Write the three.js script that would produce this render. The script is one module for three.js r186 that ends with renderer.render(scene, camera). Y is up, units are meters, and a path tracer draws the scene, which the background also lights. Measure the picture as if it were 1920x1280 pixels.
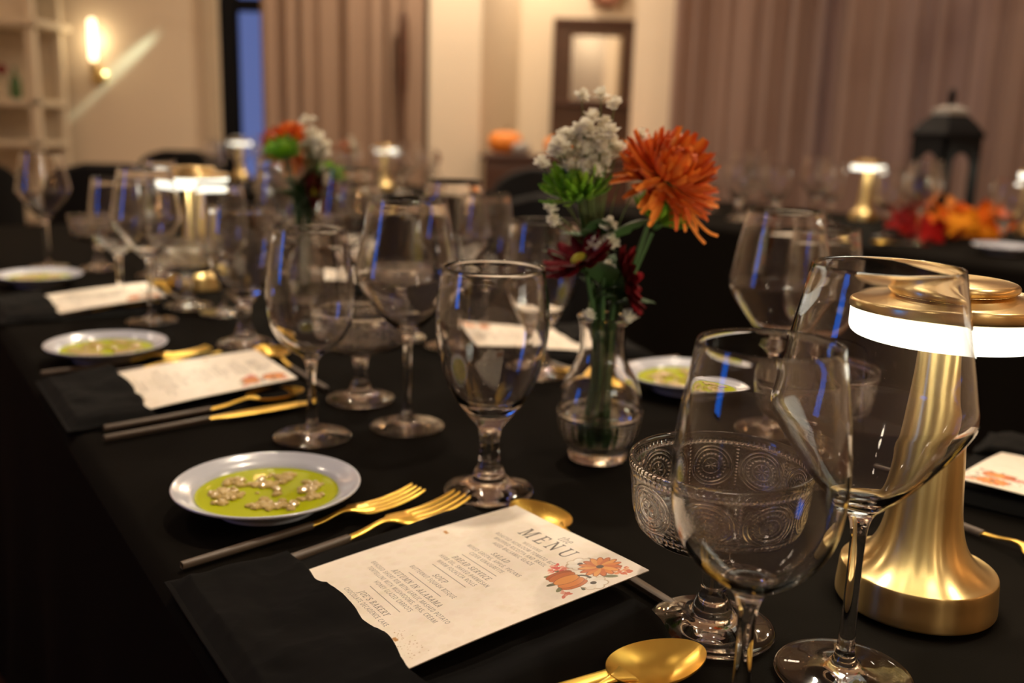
import * as THREE from 'three';
import { RoundedBoxGeometry } from 'three/addons/geometries/RoundedBoxGeometry.js';
import { mergeGeometries } from 'three/addons/utils/BufferGeometryUtils.js';
import { RectAreaLightUniformsLib } from 'three/addons/lights/RectAreaLightUniformsLib.js';
import { ImprovedNoise } from 'three/addons/math/ImprovedNoise.js';

// ------------------------------------------------------------ camera, sky, light, exposure
const scene = new THREE.Scene();
const TOP = 0.75;                                   // height of the table in front
const camera = new THREE.PerspectiveCamera(38.47, 1.5, 0.05, 60);
camera.position.set(0, TOP + 0.31, 0);
camera.rotation.set(-0.21679, 0, 0.02841, 'YXZ');
camera.focus = 0.6;
camera.userData.fStop = 4.4;
scene.background = new THREE.Color().setRGB(0.13, 0.17, 0.36);     // dusk
RectAreaLightUniformsLib.init();
const renderer = new THREE.WebGLRenderer({ antialias: true });
renderer.toneMapping = THREE.LinearToneMapping;
renderer.toneMappingExposure = 1.0;
renderer.shadowMap.enabled = true;
const WARM = [1.0, 0.83, 0.62];
const DOWNLIGHT = 545;                               // radiance of a ceiling downlight
const LAMP_GLOW = 1.9;                              // radiance of a table lamp's diffuser
const CEIL = 3.0;

// ------------------------------------------------------------ helpers
function rng(seed) { let s = seed >>> 0; return () => { s = (s + 0x6d2b79f5) | 0; let t = Math.imul(s ^ (s >>> 15), 1 | s); t = (t + Math.imul(t ^ (t >>> 7), 61 | t)) ^ t; return ((t ^ (t >>> 14)) >>> 0) / 4294967296; }; }
const noise = new ImprovedNoise();
const N3 = (x, y, z) => noise.noise(x, y, z);
const V = (x, y, z) => new THREE.Vector3(x, y, z);
const taken = new Map();
function numbered(name) { const k = taken.get(name) || 0; taken.set(name, k + 1); return k ? name + '_' + String(k).padStart(3, '0') : name; }
function tag(o, label, category, group) { o.userData.label = label; o.userData.category = category; if (group) o.userData.group = group; return o; }
function thing(name, label, category, pos = [0, 0, 0], turn = 0, group) {
  const o = new THREE.Group(); o.name = numbered(name); o.position.set(...pos); o.rotation.y = turn; scene.add(o);
  return tag(o, label, category, group);
}
function part(name, geo, mat, parent, pos, rot) {
  const m = new THREE.Mesh(geo, mat); m.name = name; m.castShadow = m.receiveShadow = true;
  if (pos) m.position.set(...pos); if (rot) m.rotation.set(...rot);
  parent.add(m); return m;
}
function solo(name, geo, mat, label, category, pos, turn = 0, group) {
  const m = new THREE.Mesh(geo, mat); m.name = numbered(name); m.castShadow = m.receiveShadow = true;
  if (pos) m.position.set(...pos); m.rotation.y = turn; scene.add(m); return tag(m, label, category, group);
}
function struct(name, geo, mat, pos, rot) {
  const m = new THREE.Mesh(geo, mat); m.name = name; m.castShadow = m.receiveShadow = true; m.userData.kind = 'structure';
  if (pos) m.position.set(...pos); if (rot) m.rotation.set(...rot); scene.add(m); return m;
}
function dup(src, label, pos, turn = 0, scale = 1, group) {
  const c = src.clone(); c.name = numbered(src.name.replace(/_\d{3}$/, '')); scene.add(c);
  c.position.set(...pos); c.rotation.set(0, turn, 0); c.scale.setScalar(scale);
  c.userData = { label, category: src.userData.category }; if (group) c.userData.group = group;
  return c;
}
const box = (w, h, d, x = 0, y = 0, z = 0) => { const g = new THREE.BoxGeometry(w, h, d); g.translate(x, y, z); return g; };
const rbox = (w, h, d, r, x = 0, y = 0, z = 0) => { const g = new RoundedBoxGeometry(w, h, d, 3, r); g.translate(x, y, z); return g; };
function tube(pts, r, seg = 24, rad = 8) { return new THREE.TubeGeometry(new THREE.CatmullRomCurve3(pts.map((p) => V(...p))), seg, r, rad, false); }

// a smooth profile through control points, then a surface of revolution of any stretch of it
function spline(ctrl, n = 6) {
  const out = [], P = (i) => ctrl[Math.max(0, Math.min(ctrl.length - 1, i))];
  for (let i = 0; i < ctrl.length - 1; i++) {
    const [a, b, c, d] = [P(i - 1), P(i), P(i + 1), P(i + 2)];
    const tj = (p, q) => Math.pow(Math.hypot(q[0] - p[0], q[1] - p[1]), 0.5) || 1e-4;
    const t0 = 0, t1 = t0 + tj(a, b), t2 = t1 + tj(b, c), t3 = t2 + tj(c, d);
    for (let k = 0; k < n; k++) {
      const t = t1 + ((t2 - t1) * k) / n, L = (p, q, u, v) => [0, 1].map((j) => (p[j] * (v - t) + q[j] * (t - u)) / (v - u));
      const A1 = i === 0 ? b : L(a, b, t0, t1), A2 = L(b, c, t1, t2), A3 = i === ctrl.length - 2 ? c : L(c, d, t2, t3);
      const B1 = i === 0 ? A2 : L(A1, A2, t0, t2), B2 = i === ctrl.length - 2 ? A2 : L(A2, A3, t1, t3);
      const q = L(B1, B2, t1, t2); out.push([Math.max(0, q[0]), q[1]]);
    }
  }
  out.push([...ctrl[ctrl.length - 1]]); return out;
}
function rev(pts, { from = 0, to = pts.length - 1, seg = 72, uRep = 1, warp } = {}) {
  const nrm = pts.map((p, i) => {
    const a = pts[Math.max(0, i - 1)], b = pts[Math.min(pts.length - 1, i + 1)];
    let x = b[1] - a[1], y = -(b[0] - a[0]); if (p[0] < 1e-6) { x = 0; y = Math.sign(y) || 1; }
    const l = Math.hypot(x, y) || 1; return [x / l, y / l];
  });
  const pos = [], nor = [], uv = [], idx = []; let len = 0;
  for (let i = from; i <= to; i++) {
    if (i > from) len += Math.hypot(pts[i][0] - pts[i - 1][0], pts[i][1] - pts[i - 1][1]);
    for (let j = 0; j <= seg; j++) {
      const th = (j / seg) * Math.PI * 2, c = Math.cos(th), s = Math.sin(th), r = pts[i][0] * (warp ? warp(th, pts[i][1], i) : 1);
      pos.push(r * c, pts[i][1], -r * s); nor.push(nrm[i][0] * c, nrm[i][1], -nrm[i][0] * s); uv.push((j / seg) * uRep, len);
    }
  }
  const w = seg + 1;
  for (let i = 0; i < to - from; i++) for (let j = 0; j < seg; j++) { const a = i * w + j, b = a + w; idx.push(a, a + 1, b, a + 1, b + 1, b); }
  const g = new THREE.BufferGeometry();
  g.setAttribute('position', new THREE.Float32BufferAttribute(pos, 3)); g.setAttribute('normal', new THREE.Float32BufferAttribute(nor, 3)); g.setAttribute('uv', new THREE.Float32BufferAttribute(uv, 2)); g.setIndex(idx);
  if (warp) g.computeVertexNormals();
  return g;
}
// a grid surface f(u, v) -> [x, y, z]
function grid(nu, nv, f, flip = false, uvs = [1, 1]) {
  const pos = [], uv = [], idx = [];
  for (let j = 0; j <= nv; j++) for (let i = 0; i <= nu; i++) { pos.push(...f(i / nu, j / nv)); uv.push((i / nu) * uvs[0], (j / nv) * uvs[1]); }
  for (let j = 0; j < nv; j++) for (let i = 0; i < nu; i++) { const a = j * (nu + 1) + i, b = a + nu + 1; flip ? idx.push(a, b, a + 1, a + 1, b, b + 1) : idx.push(a, a + 1, b, a + 1, b + 1, b); }
  const g = new THREE.BufferGeometry(); g.setAttribute('position', new THREE.Float32BufferAttribute(pos, 3)); g.setAttribute('uv', new THREE.Float32BufferAttribute(uv, 2)); g.setIndex(idx); g.computeVertexNormals(); return g;
}
// a ribbon with thickness along a path [[x, y, halfWidth, z?], ...] in the x-y plane, cupped by 'cup'
function ribbon(path, th, cup = 0, nw = 6) {
  const sp = []; const P = (i) => path[Math.max(0, Math.min(path.length - 1, i))], cr = (a, b, c, d, t) => 0.5 * (2 * b + (c - a) * t + (2 * a - 5 * b + 4 * c - d) * t * t + (3 * b - a - 3 * c + d) * t * t * t);
  for (let i = 0; i < path.length - 1; i++) for (let k = 0; k < 5; k++) sp.push([0, 1, 2, 3].map((j) => cr(P(i - 1)[j] || 0, P(i)[j] || 0, P(i + 1)[j] || 0, P(i + 2)[j] || 0, k / 5)));
  sp.push([0, 1, 2, 3].map((j) => path[path.length - 1][j] || 0));
  const n = sp.length - 1, ring = 2 * (nw + 1);
  return grid(ring, n, (a, b) => {
    const s = sp[Math.round(b * n)], k = Math.round(a * ring) % ring, top = k <= nw, q = (top ? k / nw : 1 - (k - nw - 1) / nw) * 2 - 1;
    const hw = Math.max(s[2], 0.0002), edge = 1 - 0.45 * Math.pow(Math.abs(q), 6);
    return [s[0], s[1] + cup * hw * (q * q - 1) * 6 * hw + (top ? 0.5 : -0.5) * th * edge, (s[3] || 0) + q * hw];
  }, true);
}

// ------------------------------------------------------------ textures and materials
function tex(size, fn, { srgb = false, repeat, h = size } = {}) {
  const d = new Uint8Array(size * h * 4);
  for (let y = 0; y < h; y++) for (let x = 0; x < size; x++) { const c = fn(x / size, y / h), o = (y * size + x) * 4; d[o] = c[0]; d[o + 1] = c[1]; d[o + 2] = c[2]; d[o + 3] = 255; }
  const t = new THREE.DataTexture(d, size, h); t.wrapS = t.wrapT = THREE.RepeatWrapping; t.magFilter = THREE.LinearFilter; t.minFilter = THREE.LinearMipmapLinearFilter; t.generateMipmaps = true;
  if (srgb) t.colorSpace = THREE.SRGBColorSpace; if (repeat) t.repeat.set(...repeat); t.needsUpdate = true; return t;
}
const g1 = (v) => { const q = Math.max(0, Math.min(255, v)); return [q, q, q]; };
const tileNoise = (x, y, f, z = 0) => { const a = x * Math.PI * 2, b = y * Math.PI * 2, r = f / 6.283; return N3(Math.cos(a) * r + 7.1 + z, Math.sin(a) * r + Math.cos(b) * r * 1.3, Math.sin(b) * r + 3.3 - z); };
const weaveTex = tex(128, (x, y) => { const a = Math.sin(x * Math.PI * 32), b = Math.sin(y * Math.PI * 32); return g1(128 + 60 * (a * a > b * b ? a : b) * 0.8 + 30 * tileNoise(x, y, 9)); });
const brushTex = tex(512, (x, y) => g1(110 + 60 * N3(x * 3, y * 210, 1.5) + 40 * N3(x * 2, y * 90, 4.5)), { h: 256 });
const plasterTex = tex(256, (x, y) => g1(128 + 50 * tileNoise(x, y, 12) + 30 * tileNoise(x, y, 40, 3)));
const woodTex = tex(512, (x, y) => { const v = 0.5 + 0.35 * N3(x * 2.5, y * 26, 2) + 0.25 * N3(x * 8, y * 90, 6); return [70 + 70 * v, 42 + 48 * v, 24 + 30 * v]; }, { srgb: true });
const col = (r, g, b) => new THREE.Color().setRGB(r, g, b);
const std = (c, rough, o = {}) => new THREE.MeshStandardMaterial({ color: col(...c), roughness: rough, side: THREE.DoubleSide, ...o });
const phy = (c, rough, o = {}) => new THREE.MeshPhysicalMaterial({ color: col(...c), roughness: rough, side: THREE.DoubleSide, ...o });
const rep = (t, x, y) => { const c = t.clone(); c.repeat.set(x, y); c.needsUpdate = true; return c; };
const M = {
  glass: new THREE.MeshPhysicalMaterial({ color: col(1, 1, 1), roughness: 0, transmission: 1, thickness: 0.01, ior: 1.5, clearcoat: 0.2, clearcoatRoughness: 0.06 }),
  water: new THREE.MeshPhysicalMaterial({ color: col(1, 1, 1), roughness: 0, transmission: 1, thickness: 0.05, ior: 1.33, attenuationColor: col(0.85, 0.95, 0.8), attenuationDistance: 0.15 }),
  cloth: phy([0.0075, 0.0062, 0.005], 0.88, { bumpMap: rep(weaveTex, 1, 1), bumpScale: 0.0001, specularIntensity: 0.03 }),
  napkin: phy([0.0042, 0.0036, 0.0032], 0.9, { bumpMap: rep(weaveTex, 60, 60), bumpScale: 0.0002, sheen: 0.1, sheenColor: col(0.1, 0.09, 0.08), sheenRoughness: 0.5, specularIntensity: 0.3 }),
  white: phy([0.56, 0.58, 0.66], 0.22, { clearcoat: 0.6, clearcoatRoughness: 0.06 }),
  brass: phy([0.74, 0.56, 0.25], 0.3, { metalness: 1, bumpMap: rep(brushTex, 1, 22), bumpScale: 0.00002, anisotropy: 0.95, anisotropyRotation: Math.PI / 2 }),
  brassTop: phy([0.8, 0.6, 0.28], 0.28, { metalness: 1, anisotropy: 0.7, anisotropyRotation: Math.PI / 2 }),
  gold: phy([0.93, 0.6, 0.12], 0.31, { metalness: 1 }),
  handle: std([0.1, 0.07, 0.05], 0.45),
  glow: new THREE.MeshStandardMaterial({ color: col(0.9, 0.9, 0.85), roughness: 0.5, emissive: col(1, 0.97, 0.8), emissiveIntensity: LAMP_GLOW }),
  wall: std([0.72, 0.6, 0.45], 0.9, { bumpMap: rep(plasterTex, 2, 2), bumpScale: 0.002 }),
  ceiling: std([0.75, 0.72, 0.66], 0.95), floor: std([1, 1, 1], 0.5, { map: rep(woodTex, 1, 1) }),
  black: phy([0.005, 0.005, 0.006], 0.6, { specularIntensity: 0.25 }), chair: phy([0.006, 0.005, 0.0045], 0.8, { specularIntensity: 0.4, sheen: 0.05, sheenColor: col(0.2, 0.16, 0.13) }),
  chairLeg: std([0.012, 0.01, 0.009], 0.4), darkWood: std([0.45, 0.36, 0.3], 0.55, { map: woodTex }), frameWood: std([0.42, 0.42, 0.36], 0.6, { map: woodTex }),
  curtain: phy([0.33, 0.215, 0.145], 0.92, { transmission: 0.12, thickness: 0 }), curtainB: phy([0.33, 0.22, 0.18], 0.92, { transmission: 0.4, thickness: 0 }),
  hutch: std([0.62, 0.53, 0.4], 0.7), pane: new THREE.MeshPhysicalMaterial({ color: col(0.9, 0.93, 1), roughness: 0, transmission: 1, thickness: 0 }),
  mirror: std([0.9, 0.9, 0.9], 0.03, { metalness: 1 }),
  stem: std([0.03, 0.08, 0.015], 0.7), leaf: phy([0.03, 0.085, 0.012], 0.75, { transmission: 0.2, thickness: 0 }),
  orange: [[0.8, 0.2, 0.018], [0.88, 0.28, 0.03], [0.66, 0.12, 0.01]].map((c) => phy(c, 0.7, { transmission: 0.15, thickness: 0 })),
  green: [[0.2, 0.46, 0.02], [0.28, 0.52, 0.03], [0.14, 0.36, 0.015]].map((c) => phy(c, 0.6, { transmission: 0.2, thickness: 0 })),
  red: [[0.17, 0.002, 0.008], [0.11, 0.0015, 0.005]].map((c) => phy(c, 0.7, { specularIntensity: 0.3, transmission: 0.1, thickness: 0 })),
  yellow: std([0.55, 0.5, 0.03], 0.7), breath: phy([0.93, 0.9, 0.8], 0.9, { transmission: 0.45, thickness: 0 }), twig: std([0.12, 0.16, 0.05], 0.7),
  oil: phy([0.42, 0.46, 0.001], 0.3, { specularIntensity: 0.1, clearcoat: 0.16, clearcoatRoughness: 0.03 }), cheese: phy([0.56, 0.4, 0.13], 0.3, { clearcoat: 0.8, clearcoatRoughness: 0.1 }),
  pumpkin: std([0.75, 0.22, 0.02], 0.55), pumpkinGrey: std([0.3, 0.27, 0.25], 0.6), pumpkinStem: std([0.2, 0.15, 0.06], 0.8),
};

// ------------------------------------------------------------ the long table's own frame: u runs away along it, v across it to the right
const D = [-0.5505, -0.8348], NN = [0.8348, -0.5505], ORG = [-0.196, -0.752];
const T = (u, v) => [ORG[0] + u * D[0] + v * NN[0], ORG[1] + u * D[1] + v * NN[1]];
const TURN = Math.atan2(0.5505, 0.8348);            // turns local +x to the table's +v, local -z to its +u
const at = (x, z, y = TOP) => [x, y, z];

// ------------------------------------------------------------ room
{
  const t = 0.2;
  struct('floor', box(9.2, t, 13, 0, -t / 2, -3), M.floor);
  struct('ceiling', box(9.2, t, 13, 0, CEIL + t / 2, -3), M.ceiling);
  struct('wall_left', box(t, CEIL, 13, -4.4 - t / 2, CEIL / 2, -3), M.wall);
  struct('wall_right', box(t, CEIL, 13, 4.4 + t / 2, CEIL / 2, -3), M.wall);
  struct('wall_front', box(9.2, CEIL, t, 0, CEIL / 2, 3.4), M.wall);
  struct('wall_back_left', box(2.27, CEIL, t, -3.265, CEIL / 2, -7.3), M.wall);
  // the glazed opening behind the left curtains: x -2.13 .. -0.64
  struct('wall_back_lintel', box(1.49, CEIL - 2.4, t, -1.385, (CEIL + 2.4) / 2, -7.3), M.wall);
  const fr = mergeGeometries([box(0.115, 2.4, 0.1, -2.07, 1.2, 0), box(0.1, 2.4, 0.1, -0.72, 1.2, 0), box(1.4, 0.1, 0.1, -1.4, 2.35, 0), box(1.4, 0.085, 0.08, -1.4, 1.84, 0), box(1.4, 0.12, 0.08, -1.4, 0.06, 0), box(0.07, 2.4, 0.08, -1.4, 1.2, 0)]);
  const door = new THREE.Group(); door.name = 'door_1'; door.userData.kind = 'structure'; door.position.set(0, 0, -7.25); scene.add(door);
  part('door_frame', fr, M.black, door);
  part('pane', box(0.62, 1.68, 0.008, -1.72, 0.96, 0), M.pane, door); part('pane', box(0.62, 1.68, 0.008, -1.08, 0.96, 0), M.pane, door); part('pane', box(1.28, 0.42, 0.008, -1.4, 2.09, 0), M.pane, door);
  struct('trim_1', box(0.09, 2.46, 0.05, -2.19, 1.23, -7.18), std([0.5, 0.4, 0.28], 0.7));
  // pillar, the niche beside it and the wall with the mirror
  struct('pillar', box(0.36, CEIL, 0.5, -0.447, CEIL / 2, -7.25), M.wall);
  struct('wall_niche_side', box(0.1, CEIL, 1.2, 0, CEIL / 2, 0), M.wall, [-0.17, 0, -7.62], [0, -0.24, 0]);
  struct('wall_niche_back', box(1.9, CEIL, t, 0.85, CEIL / 2, -8.2), M.wall);
  struct('wall_niche_return', box(t, CEIL, 1.9, 1.75, CEIL / 2, -7.3), M.wall);
  struct('wall_back_cap', box(3.6, CEIL, t, 0, CEIL / 2, -8.45), M.wall);
  struct('floor_niche', box(2.6, t, 1.6, 0.7, -t / 2, -8.0), M.floor);
  // the wall behind the right-hand curtains, with a window high and wide
  const w = new THREE.Group(); w.name = 'wall_back_right'; w.userData.kind = 'structure'; w.position.set(2.75, 0, -5.95); w.rotation.y = -0.5; scene.add(w);
  part('wall_below', box(4.4, 0.9, t, 0, 0.45, 0), M.wall, w); part('wall_above', box(4.4, 0.4, t, 0, 2.8, 0), M.wall, w);
  for (const x of [-2.05, -0.7, 0.7, 2.05]) part('wall_pier', box(0.3, 1.7, t, x, 1.75, 0), M.wall, w);
  for (const x of [-1.375, 0, 1.375]) { part('pane', box(1.2, 1.7, 0.008, x, 1.75, 0), M.pane, w); part('window_bar', box(0.05, 1.7, 0.05, x, 1.75, 0), M.black, w); }
}
// ------------------------------------------------------------ ceiling downlights and other room lights
{
  const can = rev(spline([[0.05, -0.001], [0.075, -0.012], [0.09, -0.01], [0.092, -0.002], [0.085, 0]], 4), { seg: 24 });
  const face = new THREE.MeshStandardMaterial({ color: col(0.9, 0.9, 0.9), emissive: col(...WARM), emissiveIntensity: 12 });
  const disc = new THREE.CylinderGeometry(0.06, 0.06, 0.006, 24);
  const spots = [[-3.0, -6.0, 0.05], [-1.3, -5.9, 0.34], [-0.38, -6.2, 2.15], [0.22, -7.65, 1.2], [2.1, -4.2, 1.0], [-2.6, -3.9, 0.18], [-0.9, -3.4, 0.9], [0.7, -3.0, 0.9], [-1.9, -1.9, 0.6], [0.0, -1.7, 1.2], [1.5, -1.3, 1.0], [-0.8, 0.3, 0.12], [1.0, 0.6, 0.12], [1.3, 2.85, 0.5], [2.3, 2.7, 0.3]];
  spots.forEach(([x, z, k], i) => {
    const s = thing('downlight', 'round recessed ceiling downlight with a white ring, above the dining room', 'ceiling light', [x, CEIL, z], 0, 'recessed ceiling downlights');
    part('ring', can, M.white, s); part('lamp_face', disc, face, s, [0, -0.004, 0]);
    const l = new THREE.RectAreaLight(col(...WARM), DOWNLIGHT * k, 0.11, 0.11); l.position.set(x, CEIL - 0.016, z); l.rotation.x = -Math.PI / 2; l.name = 'downlight_lamp'; scene.add(l);
  });
  // a tall blue display on the left wall, seen only as the blue streak in every glass
  const sc = thing('display_screen', 'tall blue glowing display screen on the left wall', 'screen', [-4.36, 0.75, 0.25], Math.PI / 2);
  part('bezel', rbox(0.78, 1.7, 0.05, 0.01, 0, 0.85, 0), M.black, sc);
  part('screen_face', box(0.7, 1.62, 0.006, 0, 0.85, 0.028), new THREE.MeshStandardMaterial({ color: col(0, 0, 0), roughness: 0.3, emissive: col(0.04, 0.4, 2.0), emissiveIntensity: 1 }), sc);
  const bl = new THREE.RectAreaLight(col(0.025, 0.2, 1), 1.4, 0.7, 1.62); bl.position.set(-4.32, 1.6, 0.25); bl.rotation.y = -Math.PI / 2; bl.name = 'screen_lamp'; scene.add(bl);
  // a string of small warm bulbs overhead to the right, mirrored as rows of orange dots
  const st = thing('string_light', 'string of small warm bulbs hanging high along the right side', 'string lights', [0, 0, 0]);
  const pts = []; for (let i = 0; i <= 16; i++) pts.push([3.1 - 0.02 * i, 2.35 - 0.24 * Math.sin((i / 16) * Math.PI), 1.9 - i * 0.24]);
  part('cable', tube(pts, 0.006, 60, 6), M.black, st);
  const bulb = new THREE.SphereGeometry(0.022, 14, 10), bm = new THREE.MeshStandardMaterial({ color: col(0.8, 0.5, 0.3), emissive: col(1, 0.5, 0.2), emissiveIntensity: 70 });
  for (const p of pts) part('bulb', bulb, bm, st, [p[0], p[1] - 0.045, p[2]]);
  const st2 = thing('string_light', 'string of small warm bulbs hanging high across the back of the room', 'string lights', [0, 0, 0]), pts2 = [];
  for (let i = 0; i <= 22; i++) pts2.push([-3.9 + i * 0.32, 2.7 - 0.32 * Math.sin((i / 22) * Math.PI), -5.25 + i * 0.03]);
  part('cable', tube(pts2, 0.006, 60, 6), M.black, st2); for (const p of pts2) part('bulb', bulb, bm, st2, [p[0], p[1] - 0.04, p[2]]);
  const pl2 = new THREE.PointLight(col(1, 0.6, 0.3), 0.4); pl2.position.set(-0.4, 2.2, -4.9); pl2.castShadow = true; pl2.name = 'string_lamp'; scene.add(pl2);
  const pl = new THREE.PointLight(col(1, 0.5, 0.2), 0.4); pl.position.set(2.9, 2.0, 0); pl.castShadow = true; pl.name = 'string_lamp'; scene.add(pl);
  // beam spotlight over the door, raking the left wall
  const sp = thing('accent_spotlight', 'small black spotlight over the glazed door, raking the wall', 'spotlight', [-1.86, 2.2, -7.12]);
  part('housing', new THREE.CylinderGeometry(0.03, 0.035, 0.09, 20), M.black, sp, [0, 0, 0], [0, 0, 0.9]); part('bracket', box(0.02, 0.02, 0.1, 0.03, 0.02, -0.04), M.black, sp);
  const L = new THREE.SpotLight(col(0.74, 1, 0.8), 36, 4, 0.05, 0.35, 2); L.position.set(-1.93, 2.145, -7.1); L.target.position.set(-3.3, 1.02, -7.23); L.castShadow = true; L.name = 'accent_beam'; scene.add(L); scene.add(L.target);
}
// ------------------------------------------------------------ wall things at the back
{
  const s = thing('wall_sconce', 'brass wall sconce with one upright glowing tube on the left wall', 'wall lamp', [-2.99, 1.32, -7.2]);
  part('backplate', rev(spline([[0, 0.03], [0.04, 0.03], [0.055, 0.02], [0.058, 0]], 4), { seg: 28 }), M.brassTop, s, [0, 0, 0], [Math.PI / 2, 0, 0]);
  part('arm', tube([[0, 0, 0.02], [0, -0.01, 0.06], [0, 0.01, 0.09], [0, 0.05, 0.09]], 0.012, 20), M.brassTop, s);
  part('socket', rev(spline([[0, 0.03], [0.022, 0.03], [0.03, 0.06], [0.026, 0.1], [0, 0.1]], 4), { seg: 24 }), M.brassTop, s, [0, 0, 0.09]);
  const em = new THREE.MeshStandardMaterial({ color: col(1, 1, 0.95), emissive: col(1, 0.82, 0.5), emissiveIntensity: 3.5 });
  part('glow_tube', new THREE.CapsuleGeometry(0.024, 0.24, 6, 20), em, s, [0, 0.245, 0.09]);
  const p = new THREE.PointLight(col(1, 0.78, 0.48), 0.07); p.position.set(-2.99, 1.57, -7.11); p.castShadow = true; p.name = 'sconce_lamp'; scene.add(p);

  const m = thing('wall_mirror', 'small mirror set in a wide weathered wooden frame on the far wall', 'mirror', [0.6, 0.95, -8.08]);
  part('frame_panel', mergeGeometries([box(0.13, 0.92, 0.04, -0.255, 0.46, 0), box(0.13, 0.92, 0.04, 0.265, 0.46, 0), box(0.39, 0.1, 0.04, 0.005, 0.87, 0), box(0.39, 0.33, 0.04, 0.005, 0.165, 0)]), M.frameWood, m);
  part('frame_edge', mergeGeometries([rbox(0.035, 0.95, 0.07, 0.008, -0.325, 0.46, 0), rbox(0.035, 0.95, 0.07, 0.008, 0.335, 0.46, 0), rbox(0.69, 0.04, 0.075, 0.008, 0.005, 0.93, 0), rbox(0.69, 0.03, 0.08, 0.008, 0.005, 0.3, 0.01)]), M.darkWood, m);
  part('mirror_glass', box(0.39, 0.49, 0.01, 0.005, 0.575, 0), M.mirror, m);
  const w = thing('wall_wreath', 'dried reddish brown wreath hung above the framed mirror', 'wreath', [0.66, 2.13, -8.06]);
  part('ring', new THREE.TorusGeometry(0.1, 0.045, 10, 30), std([0.22, 0.1, 0.06], 0.9), w);
  const R = rng(4), lg = new THREE.ConeGeometry(0.018, 0.07, 5); const lv = [];
  for (let i = 0; i < 70; i++) { const a = R() * 6.283, g = lg.clone(); g.rotateX(R() * 3); g.rotateZ(a + R()); g.translate(Math.cos(a) * (0.1 + (R() - 0.5) * 0.08), Math.sin(a) * (0.1 + (R() - 0.5) * 0.08), 0.03 + R() * 0.03); lv.push(g); }
  const lm = part('leaves', mergeGeometries(lv), std([0.36, 0.16, 0.1], 0.85), w); lm.userData.kind = 'stuff';

  // cream open hutch at the left edge
  const h = thing('display_hutch', 'cream painted open shelf unit against the wall at the left edge', 'shelf', [-3.62, 0, -6.85]);
  const B = (n, ...a) => part(n, rbox(a[0], a[1], a[2], 0.008, a[3], a[4], a[5]), M.hutch, h);
  B('post', 0.06, 1.95, 0.06, 0.42, 0.975, 0.2); B('post', 0.06, 1.95, 0.06, -0.42, 0.975, 0.2); B('post', 0.05, 1.95, 0.06, 0.42, 0.975, -0.2); B('post', 0.05, 1.95, 0.06, -0.42, 0.975, -0.2);
  B('cornice', 1.0, 0.05, 0.55, 0, 1.975, 0); B('frieze', 0.88, 0.3, 0.03, 0, 1.8, 0.2); B('shelf', 0.98, 0.045, 0.52, 0, 1.63, 0); B('shelf', 0.9, 0.045, 0.46, 0, 1.12, 0); B('shelf', 0.9, 0.04, 0.46, 0, 0.85, 0); B('shelf', 0.9, 0.04, 0.46, 0, 0.35, 0); B('back_panel', 0.86, 1.6, 0.02, 0, 0.8, -0.22);
  const bottle = rev(spline([[0, 0], [0.03, 0.002], [0.034, 0.01], [0.034, 0.11], [0.028, 0.135], [0.013, 0.155], [0.012, 0.2], [0.014, 0.205], [0, 0.205]], 4), { seg: 24 });
  solo('bottle', bottle, phy([0.06, 0.14, 0.05], 0.2), 'dark green bottle on the middle shelf of the cream shelf unit', 'bottle', [-3.36, 1.143, -6.72]);
  const bf = thing('shelf_flower', 'small dark red flower in a clear pot on the cream shelf unit', 'flower', [-3.46, 1.143, -6.75]);
  part('pot', rev(spline([[0, 0], [0.03, 0], [0.035, 0.02], [0.03, 0.09], [0.026, 0.09], [0.025, 0.02], [0, 0.015]], 4), { seg: 20 }), M.hutch, bf);
  part('stem', tube([[0, 0.03, 0], [0.005, 0.12, 0], [0, 0.17, 0]], 0.004, 8, 5), M.stem, bf); part('bloom', new THREE.IcosahedronGeometry(0.035, 1), M.red[0], bf, [0, 0.19, 0]);
}
// ------------------------------------------------------------ curtains
function curtain(name, label, a, b, mat, seed, folds, amp, group) {
  const R = rng(seed), ph = [R() * 6, R() * 6, R() * 6], dx = b[0] - a[0], dz = b[1] - a[1], len = Math.hypot(dx, dz), nx = -dz / len, nz = dx / len;
  const c = thing(name, label, 'curtain', [a[0], 0, a[1]], 0, group);
  part('fabric', grid(folds * 14, 24, (u, v) => {
    const y = 0.03 + v * (CEIL - 0.08), w = u * folds * 6.283, uu = u + (0.012 * Math.sin(w * 0.37 + ph[0]) + 0.006 * Math.sin(w * 1.31 + ph[1])) * (1 - v * 0.4);
    const o = amp * (Math.sin(w + 0.9 * Math.sin(u * 9 + ph[2])) * (0.75 + 0.35 * Math.sin(w * 0.23 + ph[1])) + 0.3 * Math.sin(w * 2.1 + ph[0] + v * 0.6)) * (0.8 + 0.25 * N3(u * 6, v * 2, seed));
    return [dx * uu + nx * o, y, dz * uu + nz * o];
  }), mat, c);
  part('heading', box(len, 0.04, 0.06, 0, 0, 0), M.chairLeg, c, [dx / 2, CEIL - 0.03, dz / 2], [0, -Math.atan2(dz, dx), 0]);
  return c;
}
curtain('curtain', 'taupe curtain panel covering the right half of the black framed door', [-1.8, -7.09], [-1.12, -7.07], M.curtain, 3, 5, 0.035);
curtain('curtain', 'taupe curtain panel beside the cream pillar, behind the dark post', [-1.2, -7.03], [-0.66, -7.03], M.curtain, 5, 4, 0.035);
curtain('curtain', 'pinkish brown curtain panel next to the mirror wall', [0.99, -6.66], [2.04, -6.05], M.curtainB, 7, 8, 0.045);
curtain('curtain', 'pinkish brown curtain panel behind the right lamp on the far table', [1.88, -5.96], [2.8, -5.47], M.curtainB, 11, 6, 0.05);
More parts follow.
